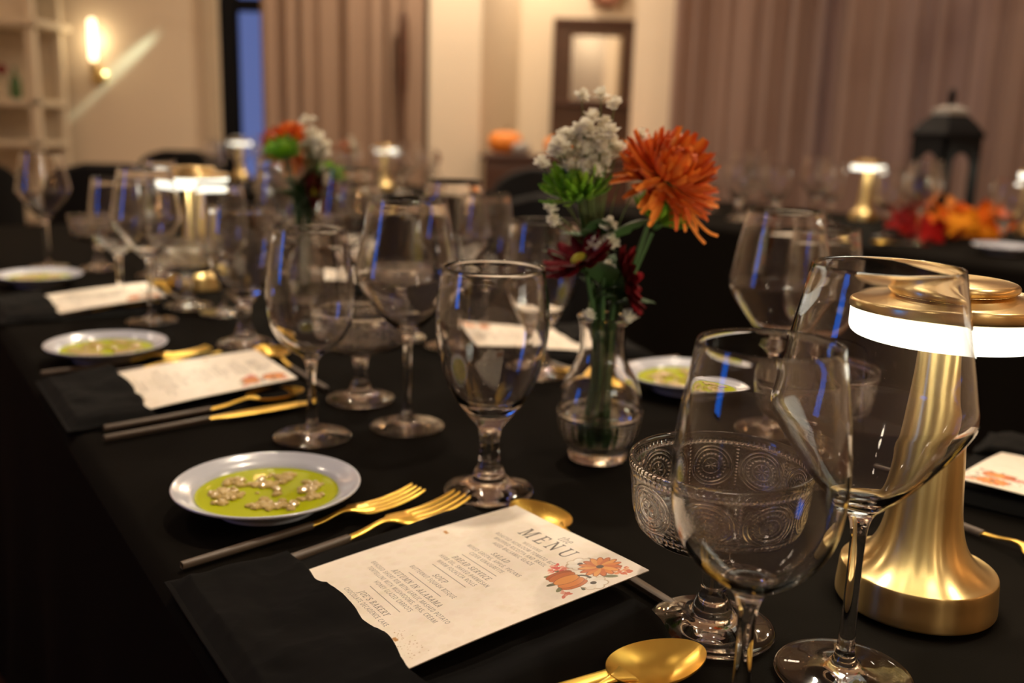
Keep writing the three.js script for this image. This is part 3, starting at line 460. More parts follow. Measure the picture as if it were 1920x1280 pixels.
// ------------------------------------------------------------ menu cards
const menuTex = (() => {
  const W = 820, H = 1100, c = document.createElement('canvas'); c.width = W; c.height = H; const x = c.getContext('2d'), R = rng(8);
  x.fillStyle = '#fbeedd'; x.fillRect(0, 0, W, H);
  for (let i = 0; i < 2600; i++) { x.fillStyle = 'rgba(' + (R() > 0.5 ? '255,246,230,' : '205,170,130,') + (0.02 + R() * 0.03) + ')'; x.beginPath(); x.arc(R() * W, R() * H, 3 + R() * 22, 0, 7); x.fill(); }
  const tc = '#4b433b'; x.fillStyle = tc; x.textAlign = 'center';
  const sp = (t) => t.split('').join('\u200a');
  const line = (t, y, s, f = 'serif', st = '') => { x.font = st + ' ' + s + 'px ' + f; x.fillText(sp(t), 395, y); };
  x.fillStyle = '#8d8378'; x.font = 'italic 46px serif'; x.fillText('the', 430, 70); x.fillStyle = tc; x.font = '82px serif'; x.fillText('M E N U', 400, 140);
  x.fillStyle = '#857a6e'; line('WELCOME', 176, 20);
  const S = (yy, h, ls, rule) => { const y = 140 + (yy - 140) * 0.9; x.fillStyle = '#55493f'; if (h) line(h, y, 28, 'serif', 'italic'); x.fillStyle = '#7b7066'; ls.forEach((t, i) => line(t, y + 26 + i * 26, 21, 'sans-serif')); if (rule) { x.fillStyle = '#6b6055'; x.fillRect(275, y + 10 + ls.length * 26 + 10, 240, 2); } };
  S(180, '', ['ROASTED HEIRLOOM TOMATO BITES', 'WHIPPED RICOTTA AND BASIL', 'AGED BALSAMIC GLAZE'], 0);
  S(322, 'SALAD', ['MIXED GREENS, APPLE, PECANS', 'CIDER VINAIGRETTE'], 1); S(446, 'BREAD SERVICE', ['HERB OIL, SHAVED PARMESAN', 'WARM FOCACCIA ROLLS'], 1); S(572, 'SOUP', ['BUTTERNUT SQUASH BISQUE'], 1);
  S(668, 'AUTUMN IN ALABAMA', ['BRAISED SHORT RIB WITH GARLIC MASHED POTATO', 'TORTELLINI WITH MUSHROOMS, PEAS, CREAM', 'HONEY GLAZED CARROTS'], 1); S(830, "JOE'S BAKERY", ['CHOCOLATE DECADENCE CAKE'], 0);
  // printed bouquet in the upper right corner
  const blob = (a, b, r, n, f) => { for (let i = 0; i < n; i++) { const t = R() * 6.283, q = r * Math.sqrt(R()); x.fillStyle = f[i % f.length]; x.beginPath(); x.ellipse(a + Math.cos(t) * q, b + Math.sin(t) * q, 5 + R() * 6, 4 + R() * 4, t, 0, 7); x.fill(); } };
  const petals = (a, b, r, n, f, w) => { for (let i = 0; i < n; i++) { const t = (i / n) * 6.283; x.save(); x.translate(a, b); x.rotate(t); x.fillStyle = f[i % f.length]; x.beginPath(); x.ellipse(r * 0.55, 0, r * 0.5, w, 0, 0, 7); x.fill(); x.restore(); } };
  const leaf = (a, b, l, t, f) => { x.save(); x.translate(a, b); x.rotate(t); x.fillStyle = f; x.beginPath(); x.ellipse(l / 2, 0, l / 2, l * 0.2, 0, 0, 7); x.fill(); x.restore(); };
  for (let i = 0; i < 16; i++) leaf(695 + Math.cos(i * 0.39) * 62, 165 + Math.sin(i * 0.39) * 88, 30 + R() * 26, i * 0.39 + R() * 0.8 - 0.4, ['#7a7a52', '#5c5b3d', '#a08a5a'][i % 3]);
  blob(610, 200, 34, 34, ['#d9534a', '#e8846c', '#f0b49c']); blob(762, 66, 30, 26, ['#e8935c', '#d96a42', '#efb488']); blob(655, 66, 22, 8, ['#4a3b34', '#77604e']); blob(770, 285, 20, 9, ['#d9745c', '#e8a58c']);
  petals(628, 130, 46, 7, ['#cdb79a', '#d8c4a8'], 20); petals(628, 130, 42, 7, ['#fbf3e6', '#f3e8d6'], 16); x.fillStyle = '#3d3029'; x.beginPath(); x.arc(628, 130, 9, 0, 7); x.fill();
  petals(690, 96, 68, 15, ['#b9551a', '#a84a14'], 13); petals(690, 96, 64, 15, ['#e8882e', '#d96f1e', '#f2a54c'], 10); x.fillStyle = '#4a2c16'; x.beginPath(); x.arc(690, 96, 12, 0, 7); x.fill();
  petals(768, 176, 46, 7, ['#cdb79a', '#d8c4a8'], 20); petals(768, 176, 42, 7, ['#fbf3e6', '#f3e8d6'], 16); x.fillStyle = '#3d3029'; x.beginPath(); x.arc(768, 176, 10, 0, 7); x.fill();
  for (const [dx, w, f] of [[-44, 22, '#b9561a'], [44, 22, '#cf6e24'], [-26, 26, '#cf6a20'], [26, 26, '#e28534'], [0, 24, '#ea963e']]) { x.fillStyle = f; x.beginPath(); x.ellipse(694 + dx, 226, w, 46, 0, 0, 7); x.fill(); x.strokeStyle = '#9c4a16'; x.lineWidth = 2; x.stroke(); }
  x.strokeStyle = '#3c3320'; x.lineWidth = 9; x.beginPath(); x.moveTo(694, 184); x.quadraticCurveTo(704, 160, 736, 164); x.stroke();
  // worn gold flecks along the edges
  for (const [a, b, w] of [[700, 862, 70], [735, 836, 40], [60, 330, 26], [655, 792, 20]]) for (let i = 0; i < 60; i++) { x.fillStyle = 'rgba(190,130,50,' + (0.3 + R() * 0.5) + ')'; x.beginPath(); x.ellipse(a + (R() - 0.5) * w, b + (R() - 0.5) * w * 0.35, 1 + R() * 6, 1 + R() * 3, R() * 3, 0, 7); x.fill(); }
  for (let i = 0; i < 90; i++) { x.fillStyle = 'rgba(150,110,60,0.5)'; x.beginPath(); x.arc(600 + R() * 190, 740 + R() * 130, 0.8 + R() * 2, 0, 7); x.fill(); }
  const t = new THREE.CanvasTexture(c); t.colorSpace = THREE.SRGBColorSpace; t.anisotropy = 8; return t;
})();
M.menu = phy([1, 1, 1], 0.5, { map: menuTex, clearcoat: 0.15, clearcoatRoughness: 0.35 });
M.paper = std([0.8, 0.72, 0.6], 0.7);
const CW = 0.166, CL = 0.2225;
// local x runs along the top edge left to right, local +z from the top edge down the card; origin at the middle of the top edge
const menuGeo = (dy) => grid(16, 24, (a, b) => [(a - 0.5) * CW, dy + 0.0045 * Math.sin(b * 3.1) * (0.6 + 0.4 * a) - 0.002 * Math.cos(a * 3.14) + 0.006 * Math.pow(1 - b, 3) * a, b * CL], true);
const menu = (() => {
  const g = menuGeo(0), uv = g.attributes.uv; for (let i = 0; i < uv.count; i++) uv.setY(i, 1 - uv.getY(i));
  const o = thing('menu_card', 'cream printed menu card tucked in the nearest black napkin', 'menu');
  part('print_side', g, M.menu, o); part('back_side', menuGeo(-0.0006), M.paper, o);
  return o;
})();
function orient(o, tl, tr, down) { // corners of the top edge and a point below on the card
  const X = V(...tr).sub(V(...tl)).normalize(), Z = V(...down), Y = Z.cross(X).normalize(); const Zz = X.clone().cross(Y).normalize();
  o.quaternion.setFromRotationMatrix(new THREE.Matrix4().makeBasis(X, Y, Zz)); o.position.set((tl[0] + tr[0]) / 2, TOP + (tl[1] + tr[1]) / 2, (tl[2] + tr[2]) / 2);
}
const C0 = { tl: [0.0056, 0.0255, -0.7137], tr: [0.0921, 0.0323, -0.5683], down: [-0.1387, -0.0185, 0.0825] };
orient(menu, C0.tl, C0.tr, C0.down);
// ------------------------------------------------------------ napkins: local x across the card, +z toward the diner; folded slab and a pocket over the card's foot
function makeNapkin(label, tilt, W) {
  const o = thing('napkin', label, 'napkin');
  const L = 0.238;
  const plane = (x, z) => Math.max(0.003, (tilt > 0 ? 0.029 : 0.0205) + tilt * x - 0.117 * (tilt > 0 ? 1 : 0.75) * z);       // how the card lies
  const edge = (x, z) => Math.min(1, (W / 2 - Math.abs(x)) / 0.012 + 0.25, z / 0.012 + 0.25);
  const wr = (x, z) => 0.0024 * N3(x * 26 + 8 * z, z * 20, 2) + 0.0022 * Math.pow(1 - Math.abs(N3(x * 18 - 9 * z, z * 9 + x * 6, 7)), 6) + 0.0007 * N3(x * 110, z * 90, 5);
  const slab = (z0, z1, y0, f, n, wob = 0) => { const z1w = (a) => z1 + 0, z0w = (a) => z0 + wob * (0.0022 * Math.sin(a * 9) + 0.0016 * Math.sin(a * 23 + 1));
    const P = (a, b) => { const x = (a - 0.5) * W * (1 + 0.015 * Math.sin(b * 8)), z = z0w(a) + (z1w(a) - z0w(a)) * b; return [x, f(x, z), z]; };
    const top = grid(n, n, P, true), k = [];
    const rim = []; for (let i = 0; i <= n; i++) rim.push([i / n, 0]); for (let i = 1; i <= n; i++) rim.push([1, i / n]); for (let i = n - 1; i >= 0; i--) rim.push([i / n, 1]); for (let i = n - 1; i >= 0; i--) rim.push([0, i / n]);
    const side = grid(rim.length - 1, 4, (a, b) => { const q = rim[Math.round(a * (rim.length - 1))], p = P(...q), s = 0.0035 * Math.sin(b * Math.PI); return [p[0] + (q[0] < 0.01 ? -s : q[0] > 0.99 ? s : 0), p[1] + (y0 - p[1]) * b, p[2] + (q[1] < 0.01 ? -s : q[1] > 0.99 ? s : 0)]; });
    return mergeGeometries([top, side]);
  };
  part('folded_base', slab(0.012, L, 0.0005, (x, z) => 0.0008 + (plane(x, z) - 0.0042) * Math.max(0.25, edge(x, z - 0.012)) + 0.35 * wr(x, z) * edge(x, z), 40), M.napkin, o);
  part('pocket', slab(0.17, L + 0.012, 0.0012, (x, z) => (plane(x, z) + 0.0068 + 0.0018 * Math.sin(x * 60 + z * 25) * Math.exp(-(z - 0.17) * 30) + 0.0022 * N3(x * 22, z * 55, 8) + wr(x, z)) * Math.max(0.3, Math.min(1, (W / 2 - Math.abs(x)) / 0.014 + 0.3, (L + 0.012 - z) / 0.014 + 0.3)), 56, 1), M.napkin, o);
  return o;
}
const napkin = makeNapkin('folded black cloth napkin holding the nearest menu card', 0.041, 0.236), flatNapkin = makeNapkin('folded black napkin under the second menu on the left', -0.045, 0.206);
const npos = (u, v) => T(u, v);
{
  // card heads sit at v = 0.147; the napkin's origin is its far edge
  const yaw = Math.PI / 2 - Math.atan2(0.5505, 0.8348) - Math.PI;     // local x -> -u, local z -> -v
  const setYaw = (o, extra = 0) => { o.rotation.set(0, Math.atan2(-0.8348, 0.5505) + extra, 0); };
  const [nx, nz] = npos(-0.222, 0.146); napkin.position.set(nx, TOP, nz); setYaw(napkin);
  const shift = [-0.3336, -0.506];
  napkin.updateMatrix(); const fl = menu.clone(); orient(fl, [0.0056, 0.0235, -0.7137], [0.0921, 0.0158, -0.5683], [-0.1387, -0.0145, 0.0825]); fl.updateMatrix(); const rel = napkin.matrix.clone().invert().multiply(fl.matrix);
  const follow = (n, lm) => { n.updateMatrix(); const m = dup(menu, lm, [0, 0, 0]); n.matrix.clone().multiply(rel).decompose(m.position, m.quaternion, m.scale); return m; };
  [[1, 'folded black napkin under the second menu on the left', 'cream menu card of the second place on the left, beside the gold spoon', 0, 0], [2, 'folded black napkin under the third menu at the far left', 'cream menu card of the third place at the far left', 0.012, 0.012]].forEach(([k, ln, lm, ex, ez]) => {
    const n = k === 1 ? flatNapkin : dup(flatNapkin, ln, [0, 0, 0]); n.position.set(nx + shift[0] * k + ex, TOP, nz + shift[1] * k + ez); setYaw(n); follow(n, lm);
  });
  const right = (lm, ln, x, z, extra) => { // the diner on the other side
    const n = dup(flatNapkin, ln, [x, TOP, z]); n.rotation.y = extra > 2 ? extra : Math.atan2(-0.8348, 0.5505) + Math.PI + extra;
    return follow(n, lm);
  };
  const [ax, az] = T(0.43, 0.43); right('cream menu card behind the big goblet, left of the vase', 'black napkin under the menu behind the big goblet', ax, az, -0.25);
  const bx = 0.452, bz = -0.745; right('cream menu card cut by the right edge behind the brass lamp', 'black napkin under the menu at the right edge', bx, bz, 2.498);
  const [cx, cz] = T(1.02, 0.43); right('cream menu card seen between glasses right of the second vase', 'black napkin under the menu right of the second vase', cx, cz, 0);
  const m3 = dup(menu, 'menu card on the right table left of the gold spoon', at(1.0, -3.08, TOP + 0.012)); m3.rotation.y = -1.0;
}
// ------------------------------------------------------------ vases and flowers
const vase = (() => {
  const press = tex(512, (x, y) => g1(128 + 100 * Math.sin(x * 6.283 * 16 + y * 30) * Math.sin(x * 6.283 * 16 - y * 30)), { h: 64 });
  const ctrl = [[0, 0.001], [0.024, 0.001], [0.0282, 0.0025], [0.029, 0.007], [0.0284, 0.012], [0.0325, 0.019], [0.038, 0.029], [0.0402, 0.039], [0.0406, 0.0435], [0.0398, 0.0455], [0.041, 0.049], [0.0398, 0.0525], [0.0396, 0.057], [0.0383, 0.066], [0.034, 0.079], [0.0272, 0.091], [0.0228, 0.101], [0.0214, 0.111], [0.0211, 0.124], [0.0218, 0.132], [0.025, 0.1385], [0.0246, 0.14], [0.023, 0.1395],
    [0.0198, 0.132], [0.0191, 0.124], [0.0193, 0.111], [0.0206, 0.101], [0.0249, 0.0905], [0.0318, 0.0785], [0.0362, 0.065], [0.0376, 0.052], [0.0376, 0.042], [0.0355, 0.03], [0.03, 0.02], [0.02, 0.0145], [0, 0.013]], n = 5, p = spline(ctrl, n);
  const o = thing('bud_vase', 'clear pressed glass vase holding the near bouquet', 'vase');
  part('foot', rev(p, { to: 4 * n }), M.glass, o);
  const mg = M.glass.clone(); mg.bumpMap = press; mg.bumpScale = 0.0012; const w = rev(p, { from: 4 * n, to: 8 * n }), uv = w.attributes.uv; for (let i = 0; i < uv.count; i++) uv.setY(i, uv.getY(i) * 25);
  part('pressed_body', w, mg, o); part('neck', rev(p, { from: 8 * n }), M.glass, o);
  part('water', rev(spline([[0, 0.0136], [0.02, 0.0151], [0.0296, 0.0206], [0.0351, 0.0304], [0.0372, 0.0416], [0.037, 0.0445], [0.03, 0.0442], [0, 0.0442]], 4), { seg: 48 }), M.water, o);
  return o;
})();
put(vase, 0.085, -0.895);
const VP = V(0.085, TOP, -0.895);
const petalGeo = (L, W, curl, cup, nl = 6, nw = 3) => { // a petal along +y from the origin, curling toward +z
  const f = (off) => (a, b) => { const w = W * Math.pow(Math.sin(Math.min(1, 0.08 + b * 0.92) * Math.PI * 0.94), 0.55) * (0.45 + 0.55 * Math.min(1, b * 1.6)), q = (a - 0.5) * 2, ang = curl * b; return [q * w, (curl ? Math.sin(ang) / curl : b) * L, ((curl ? (1 - Math.cos(ang)) / curl : 0) * L) + cup * w * (q * q) + off]; };
  return grid(nw, nl, f(0));
};
const PET = [petalGeo(0.043, 0.0042, 0.75, 0.6), petalGeo(0.037, 0.004, 1.05, 0.7), petalGeo(0.027, 0.0034, 1.5, 0.8), petalGeo(0.042, 0.004, -0.35, 0.6)];
function bloomGroup(parent, n, mats, r0, geoOf, spread, seed, core) {
  const R = rng(seed);
  for (let i = 0; i < n; i++) {
    const t = (i + 0.5) / n, phi = spread * Math.sqrt(t) * (1 + (R() - 0.5) * 0.12), th = i * 2.39996 + R() * 0.25;
    const m = part('petal', geoOf(t, R), mats[Math.floor(R() * mats.length)], parent);
    const dir = V(Math.sin(phi) * Math.cos(th), Math.cos(phi), Math.sin(phi) * Math.sin(th)), inn = V(0, 1, 0).sub(dir.clone().multiplyScalar(dir.y));
    if (inn.lengthSq() < 1e-4) inn.set(1, 0, 0); inn.normalize(); const side = dir.clone().cross(inn);
    m.quaternion.setFromRotationMatrix(new THREE.Matrix4().makeBasis(side, dir, inn)); m.position.copy(dir).multiplyScalar(r0);
    m.scale.setScalar(0.85 + R() * 0.3);
  }
  if (core) part('centre', core[0], core[1], parent);
}
// flower: head at local (hx, hy, hz) facing axis; a stem down into the vase
function flower(name, label, cat, base, head, axis, build, stemR = 0.0022, foot = [0, 0.02, 0]) {
  const o = thing(name, label, cat, [base.x, base.y, base.z]);
  const ax = V(...axis).normalize(), h = V(...head), a = h.clone().sub(ax.clone().multiplyScalar(0.012));
  part('stem', tube([foot, [foot[0] * 0.2 + head[0] * 0.1, 0.12, foot[2] * 0.2 + head[2] * 0.1], [head[0] * 0.45, 0.12 + (a.y - 0.12) * 0.45, head[2] * 0.45], [a.x, a.y, a.z]], stemR, 20, 7), M.stem, o);
  const g = new THREE.Group(); g.name = 'flower_head'; g.position.copy(h); g.quaternion.setFromUnitVectors(V(0, 1, 0), ax); o.add(g); build(g);
  return o;
}
const calyx = (r) => rev(spline([[0, -0.012], [r * 0.3, -0.011], [r * 0.8, -0.004], [r, 0.003], [0, 0.004]], 4), { seg: 16 });
const spiderMum = (seed, n = 290) => (g) => {
  bloomGroup(g, n, M.orange, 0.008, (t, R) => (t < 0.22 ? PET[2] : t < 0.55 ? PET[1] : R() > 0.3 ? PET[0] : PET[3]), 1.95, seed);
  part('calyx', calyx(0.012), M.stem, g);
};
const greenMum = (seed, n = 90, s = 0.72) => (g) => { bloomGroup(g, n, M.green, 0.006, (t) => (t < 0.35 ? PET[2] : PET[1]), 1.75, seed); part('calyx', calyx(0.01), M.stem, g); g.scale.setScalar(s); };
const daisyPetal = petalGeo(0.03, 0.0062, 0.25, -0.4);
const redDaisy = (seed, n = 26) => (g) => {
  const R = rng(seed);
  for (let i = 0; i < n; i++) { const th = (i / n) * 6.283 * 2 + R() * 0.2, up = (i > n / 2 ? 0.32 : 0.08) + (R() - 0.5) * 0.2, m = part('petal', daisyPetal, M.red[i % 2], g), dir = V(Math.cos(th) * Math.cos(up), Math.sin(up), Math.sin(th) * Math.cos(up)), nn = V(-Math.cos(th) * Math.sin(up), Math.cos(up), -Math.sin(th) * Math.sin(up)); m.quaternion.setFromRotationMatrix(new THREE.Matrix4().makeBasis(dir.clone().cross(nn), dir, nn)); m.position.copy(dir).multiplyScalar(0.004); }
  part('centre', new THREE.SphereGeometry(0.0075, 14, 8).scale(1, 0.6, 1), M.yellow, g, [0, 0.003, 0], undefined).userData.label = 'yellow flower centre'; part('calyx', calyx(0.008), M.stem, g);
};
const floret = (() => { const R = rng(3), gs = []; for (let i = 0; i < 15; i++) { const p = grid(2, 2, (a, b) => { const q = (a - 0.5) * 2, w = 0.0026 * Math.sin(0.4 + b * 2.4); return [q * w, b * 0.0052 + 0.001, 0.0012 * b * b + 0.25 * q * q * w]; }); p.rotateX(0.2 + (i % 3) * 0.55); p.rotateY(i * 2.4); gs.push(p); } const s = new THREE.IcosahedronGeometry(0.0026, 1); s.deleteAttribute('uv'); s.setAttribute('uv', new THREE.Float32BufferAttribute(new Float32Array(s.attributes.position.count * 2), 2)); const gi = s.index ? s : s; gs.forEach((g, i) => (gs[i] = g.toNonIndexed())); gs.push(gi.index ? gi.toNonIndexed() : gi); return mergeGeometries(gs); })();
function breath(label, base, list, seed) {
  const o = thing('babys_breath', label, 'flower', [base.x, base.y, base.z]), R = rng(seed);
  part('stem', tube([[0.004, 0.02, 0.002], [0.0, 0.12, 0.003], [-0.008, 0.2, 0.006], [-0.018, 0.25, 0.008]], 0.0015, 20, 6), M.twig, o);
  for (const [x, y, z, s] of list) {
    const f = part('floret', floret, M.breath, o, [x, y, z], [R() * 1.2 - 0.6, R() * 6, R() * 1.2 - 0.6]); f.scale.setScalar(1.3 * (s || 1));
    part('twig', tube([[-0.008 + x * 0.1, 0.195, 0.005], [-0.006 + x * 0.5, 0.2 + (y - 0.2) * 0.55, z * 0.6], [x, y, z]], 0.0005, 6, 4), M.twig, o);
  }
  return o;
}
const bouquet = {};
bouquet.mum = flower('spider_mum', 'large orange spider mum in the near bouquet', 'flower', VP, [0.052, 0.268, 0.0], [0.42, 0.72, 0.5], spiderMum(5, 290));
{ // two long petals that hang from the mum
  const dp = (pts) => part('drooping_petal', tube(pts, 0.0014, 14, 6), M.orange[1], bouquet.mum);
  dp([[0.063, 0.248, 0.012], [0.069, 0.232, 0.018], [0.079, 0.218, 0.02], [0.085, 0.212, 0.02]]); dp([[0.068, 0.246, 0.012], [0.076, 0.233, 0.018], [0.088, 0.222, 0.02], [0.096, 0.219, 0.02]]);
}
bouquet.green = flower('button_mum', 'bright green button mum in the near bouquet, left of the orange one', 'flower', VP, [-0.03, 0.252, 0.012], [-0.25, 0.85, 0.45], greenMum(9, 100, 0.82));
bouquet.green2 = flower('button_mum', 'green mum hidden under the orange spider mum of the near bouquet', 'flower', VP, [0.046, 0.228, -0.012], [0.35, 0.9, 0.1], greenMum(19, 80, 0.78), 0.0022, [0.01, 0.022, -0.006]);
bouquet.red = flower('red_daisy', 'dark red daisy with yellow centre at the left of the near bouquet', 'flower', VP, [-0.026, 0.193, 0.022], [-0.5, 0.8, 0.28], redDaisy(31), 0.002, [-0.008, 0.022, 0.006]);
bouquet.red2 = flower('red_daisy', 'dark red daisy low over the rim of the near vase', 'flower', VP, [0.016, 0.174, 0.012], [0.75, 0.2, 0.1], redDaisy(37, 34), 0.002, [0.008, 0.022, -0.004]);
{
  const R = rng(77), L = [[-0.05, 0.29, 0.01, 1.2], [-0.012, 0.338, 0, 1.1], [-0.03, 0.337, 0.004, 1], [0.0, 0.331, 0.004, 1], [-0.02, 0.318, 0.01, 1.2], [-0.008, 0.314, 0.004, 1], [-0.045, 0.302, 0.01, 1], [-0.047, 0.25, 0.015, 1], [-0.054, 0.238, 0.015, 1], [-0.051, 0.226, 0.015, 1.1], [-0.063, 0.277, 0.012, 1.1], [0.0, 0.21, 0.022, 1.2], [-0.011, 0.206, 0.022, 1.3], [-0.003, 0.225, 0.02, 1.2], [0.0, 0.188, 0.02, 0.9], [0.026, 0.304, -0.01, 1], [0.061, 0.303, -0.02, 1], [-0.016, 0.142, 0.016, 0.9], [0.021, 0.141, 0.018, 1.2]];
  for (let i = 0; i < 46; i++) { const a = R() * 6.283, r = Math.sqrt(R()); L.push([-0.024 + Math.cos(a) * r * 0.029, 0.289 + Math.sin(a) * r * 0.026, 0.004 + R() * 0.02, 0.95 + R() * 0.5]); }
  bouquet.breath = breath("white baby's breath cluster in the near bouquet", VP, L, 5);
}
const leafGeo = (() => grid(6, 10, (a, b) => { const q = (a - 0.5) * 2, w = 0.011 * Math.sin(Math.min(1, b * 0.97 + 0.03) * 3.1) * (1 + 0.14 * Math.sin(b * 26)); return [q * w, b * 0.05 - 0.012 * b * b, 0.018 * b * b + 0.3 * Math.abs(q) * w]; }))();
{
  const o = thing('leaf_spray', 'dark green leaves filling the neck of the near bouquet', 'foliage', [VP.x, VP.y, VP.z]); bouquet.leaf = o;
  const put2 = (x, y, z, ry, rx, s = 1) => { const m = part('leaf', leafGeo, M.leaf, o, [x, y, z]); m.rotation.set(rx, ry, 0, 'YXZ'); m.scale.setScalar(s); };
  const R = rng(51);
  for (let i = 0; i < 16; i++) put2((R() - 0.5) * 0.02, 0.145 + R() * 0.07, (R() - 0.5) * 0.02, R() * 6.283, 0.3 + R() * 0.9, 0.8 + R() * 0.6);
  for (let i = 0; i < 10; i++) put2((R() - 0.5) * 0.03, 0.018 + R() * 0.012, (R() - 0.5) * 0.03, R() * 6.283, 0.2 + R() * 0.5, 0.55);
  for (let i = 0; i < 7; i++) { const a = i * 0.9, x = Math.cos(a) * 0.008, z = Math.sin(a) * 0.008; part('stem', tube([[x * 1.6 - 0.004, 0.017, z * 1.6], [x, 0.08, z], [x * 1.2, 0.13, z * 1.2], [x * 2.2, 0.19, z * 2]], 0.0024, 14, 7), M.stem, o); }
}
dup(vase, 'clear pressed glass vase holding the second bouquet, farther left', at(-0.36, -1.659), 1);
{
  const B = [-0.36, TOP, -1.659], t = 1.25, q = (o, l, s = 1, tt = t) => { const c = o.clone(); c.name = numbered(o.name.replace(/_\d{3}$/, '')); c.position.set(...B); c.rotation.set(0, tt, 0); c.scale.setScalar(s); c.userData = { label: l, category: o.userData.category }; scene.add(c); };
  q(bouquet.mum, 'orange spider mum atop the second bouquet', 0.98, 2.2); q(bouquet.green, 'green button mum at the left of the second bouquet', 1, 0.3); q(bouquet.red, 'dark red daisy at the right of the second bouquet', 1.05, 3.1); q(bouquet.red2, 'dark red daisy in the middle of the second bouquet', 1.1, 0); q(bouquet.breath, "white baby's breath across the second bouquet", 0.92, 2.4); q(bouquet.leaf, 'dark leaves of the second bouquet', 1, 1.2); q(bouquet.green2, 'green mum low at the right of the second bouquet', 0.95, 0.2);
}
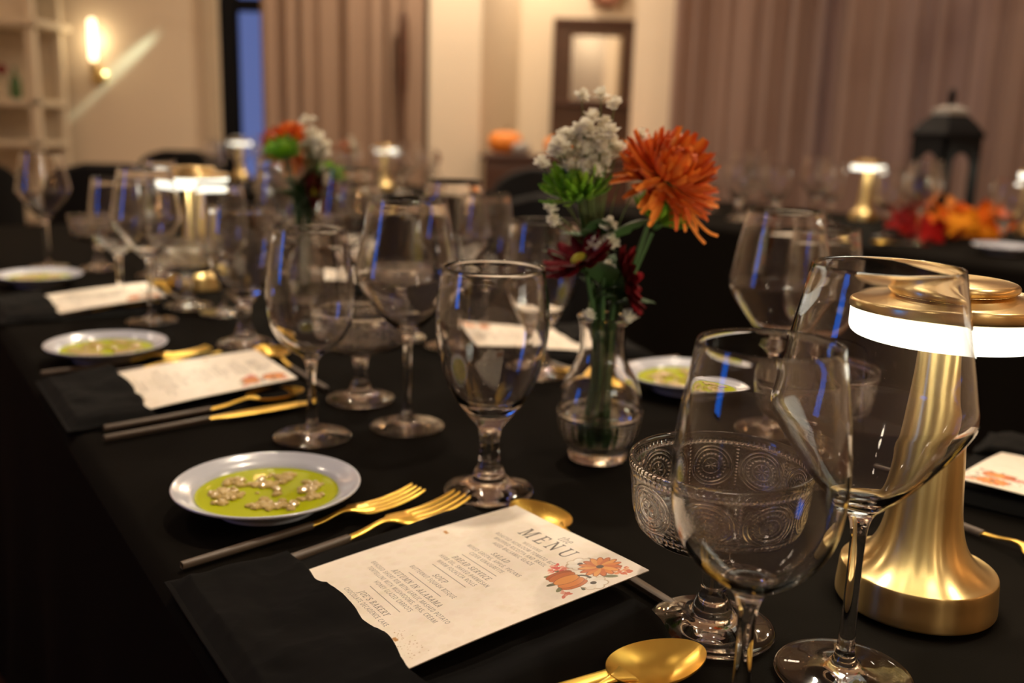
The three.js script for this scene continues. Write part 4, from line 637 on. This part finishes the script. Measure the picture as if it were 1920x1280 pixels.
// ------------------------------------------------------------ the two tables behind: glasses, bouquets, lantern
{
  const gl = 'blurred glasses at the left end of the right table', gr = 'blurred glasses before the lantern';
  A('blurred wine glass on the right table left of its lamp', 1.0, -3.3, 1); U('blurred rounded glass on the right table close to its lamp', 1.1, -3.45, 1);
  for (const [f, x, z] of [[A, 0.86, -3.75], [U, 0.95, -3.95], [G, 0.8, -3.55], [A, 1.0, -4.1], [U, 0.78, -3.95], [G, 0.92, -3.5]]) f('blurred stemmed glass at the left end of the right table, before the curtain', x, z, 1, gl);
  for (const [f, x, z] of [[A, 1.19, -2.9], [U, 1.25, -3.05], [G, 1.3, -3.2], [A, 1.36, -3.28], [U, 1.16, -3.08]]) f('blurred stemmed glass on the right table before the red leaves', x, z, 1, gr);
  G('round goblet at the right edge before the cut-off lamp', 1.42, -2.86, 1);
  const gf = 'blurred glasses on the far left table', y = TOP - 0.02;
  for (const [o, x, z] of [[angular, -0.5, -4.6], [tulip, -0.42, -4.7], [goblet, -0.56, -4.75], [angular, -0.8, -4.7], [tulip, -0.9, -4.8], [goblet, -0.75, -4.5], [angular, -1.05, -4.65], [tulip, -1.15, -4.9], [goblet, -1.3, -5.1], [angular, -1.4, -5.0], [tulip, -1.7, -5.5], [goblet, -1.25, -5.4], [angular, -0.98, -4.4], [tulip, -0.62, -4.5], [goblet, -1.6, -5.25], [angular, -1.42, -5.55]]) { const w = x > -0.66 ? 'right of the lamp before the cream pillar' : x > -1.2 ? 'between the two lamps' : 'around the farthest lamp'; dup(o, 'blurred stemmed glass on the far left table, ' + w, [x, y, z], x * 7, 1, gf + ' ' + w); }
  const q = (o, l, x, z, s, tt) => { const c = o.clone(); c.name = numbered(o.name.replace(/_\d{3}$/, '')); c.position.set(x, y, z); c.rotation.set(0, tt, 0); c.scale.setScalar(s); c.userData = { label: l, category: o.userData.category }; scene.add(c); };
  dup(vase, 'glass vase with an orange bloom on the far table left of its lamp', [-0.83, y, -4.9]); dup(vase, 'glass vase with a red bloom farthest left on the far table', [-1.25, y, -5.25], 0.4); dup(vase, 'glass vase with a red bloom before the cream pillar', [-0.42, y, -5.0], 0.2);
  q(bouquet.mum, 'orange bloom on the far table between its two lamps', -0.83, -4.9, 0.75, 2.5); q(bouquet.red2, 'red bloom on the far table right of the farthest lamp', -1.25, -5.25, 1.15, 0.4); q(bouquet.red2, 'red bloom on the far table before the cream pillar', -0.42, -5.0, 0.95, 0); q(bouquet.breath, 'white sprig beside the orange bloom on the far table', -0.83, -4.9, 0.75, 2.5);
  // the lantern
  const o = thing('lantern', 'tall black metal lantern with arched sides on the right table', 'lantern', [1.5, TOP, -3.5], 0.35), s = 0.078, H = 0.29;
  part('base', rbox(0.185, 0.025, 0.185, 0.006, 0, 0.0125, 0), M.black, o);
  const sh = new THREE.Shape([[-s, 0], [s, 0], [s, H], [-s, H]].map((p) => new THREE.Vector2(...p))), hole = new THREE.Path(); hole.moveTo(-0.048, 0.03); hole.lineTo(0.048, 0.03); hole.lineTo(0.048, 0.19); hole.absarc(0, 0.19, 0.048, 0, Math.PI, false); hole.lineTo(-0.048, 0.03); sh.holes.push(hole);
  const side = new THREE.ExtrudeGeometry(sh, { depth: 0.012, bevelEnabled: true, bevelSize: 0.002, bevelThickness: 0.002, bevelSegments: 2, curveSegments: 20 });
  for (let i = 0; i < 4; i++) { const m = part('arched_side', side, M.black, o); m.rotation.y = i * Math.PI / 2; m.position.set(Math.sin(i * Math.PI / 2) * (s - 0.012), 0.025, Math.cos(i * Math.PI / 2) * (s - 0.012)); }
  const roof = (pts) => { const g = new THREE.LatheGeometry(pts.map((p) => new THREE.Vector2(p[0] * 1.414, p[1])), 4); g.rotateY(Math.PI / 4); const h = g.toNonIndexed(); h.computeVertexNormals(); return h; };
  part('roof', roof([[0.084, 0.315], [0.086, 0.325], [0.068, 0.355], [0.045, 0.385], [0.042, 0.39]]), M.black, o);
  part('chimney', roof([[0.04, 0.39], [0.04, 0.403], [0.043, 0.405], [0.025, 0.417], [0.01, 0.423], [0, 0.424]]), std([0.3, 0.28, 0.26], 0.4), o);
  part('handle', new THREE.TorusGeometry(0.024, 0.008, 10, 28), M.black, o, [0, 0.447, 0], [0, 0.6, 0]);
  const inner = thing('pumpkin', 'small orange pumpkin inside the black lantern', 'pumpkin', [1.5, TOP + 0.0255, -3.5]); part('flesh', rev(spline([[0, 0.008], [0.03, 0], [0.055, 0.02], [0.06, 0.045], [0.05, 0.075], [0.02, 0.09], [0, 0.085]], 5), { seg: 60, warp: (th) => 1 - 0.07 * Math.pow(Math.abs(Math.cos(th * 4)), 6) }), M.pumpkin, inner); part('stalk', tube([[0, 0.083, 0], [0.003, 0.1, 0], [0.012, 0.115, 0]], 0.006, 8, 6), M.pumpkinStem, inner);
  // maple leaves heaped round its foot
  const ms = new THREE.Shape(); const pt = []; for (let i = 0; i < 44; i++) { const a = (i / 44) * 6.283, r = 0.03 + 0.034 * Math.pow(Math.abs(Math.cos(a * 2.5)), 1.6) - (i % 2) * 0.006; pt.push(new THREE.Vector2(Math.cos(a) * r, Math.sin(a) * r)); } ms.setFromPoints(pt);
  const mg = new THREE.ExtrudeGeometry(ms, { depth: 0.0012, bevelEnabled: false }); { const p = mg.attributes.position; for (let i = 0; i < p.count; i++) { const x = p.getX(i), yy = p.getY(i); p.setZ(i, p.getZ(i) + 5 * (x * x + yy * yy) * Math.sin(Math.atan2(yy, x) * 5) * 1.2 - 3 * x * x); } mg.computeVertexNormals(); }
  const cols = [[0.42, 0.008, 0.006], [0.66, 0.12, 0.005], [0.72, 0.25, 0.008], [0.28, 0.006, 0.008]].map((c) => phy(c, 0.8, { specularIntensity: 0.2, transmission: 0.2, thickness: 0 })), nm = ['red', 'orange', 'golden orange', 'deep red'];
  const spots = [[1.27, -3.02, 0], [1.33, -3.1, 1], [1.4, -3.14, 1], [1.46, -3.2, 2], [1.31, -3.2, 0], [1.38, -3.26, 3], [1.45, -3.3, 1], [1.52, -3.24, 1], [1.24, -3.12, 3], [1.5, -3.14, 2], [1.36, -3.02, 2], [1.44, -3.08, 1], [1.29, -3.3, 0], [1.42, -3.36, 2], [1.55, -3.18, 1]];
  const R = rng(15);
  spots.forEach(([x, z, k]) => { const m = solo('maple_leaf', mg, cols[k], nm[k] + ' autumn leaf in the heap before the black lantern', 'leaf', [x, TOP + 0.02 + R() * 0.055, z], 0, nm[k] + ' leaves before the lantern'); m.rotation.set(-0.4 - R() * 0.9, R() * 1.2 - 0.6, R() * 6.28); m.scale.setScalar(0.9 + R() * 0.4); });
}
for (const o of scene.children) o.traverse((m) => { if (m.isMesh) m.castShadow = m.receiveShadow = true; });
renderer.render(scene, camera);
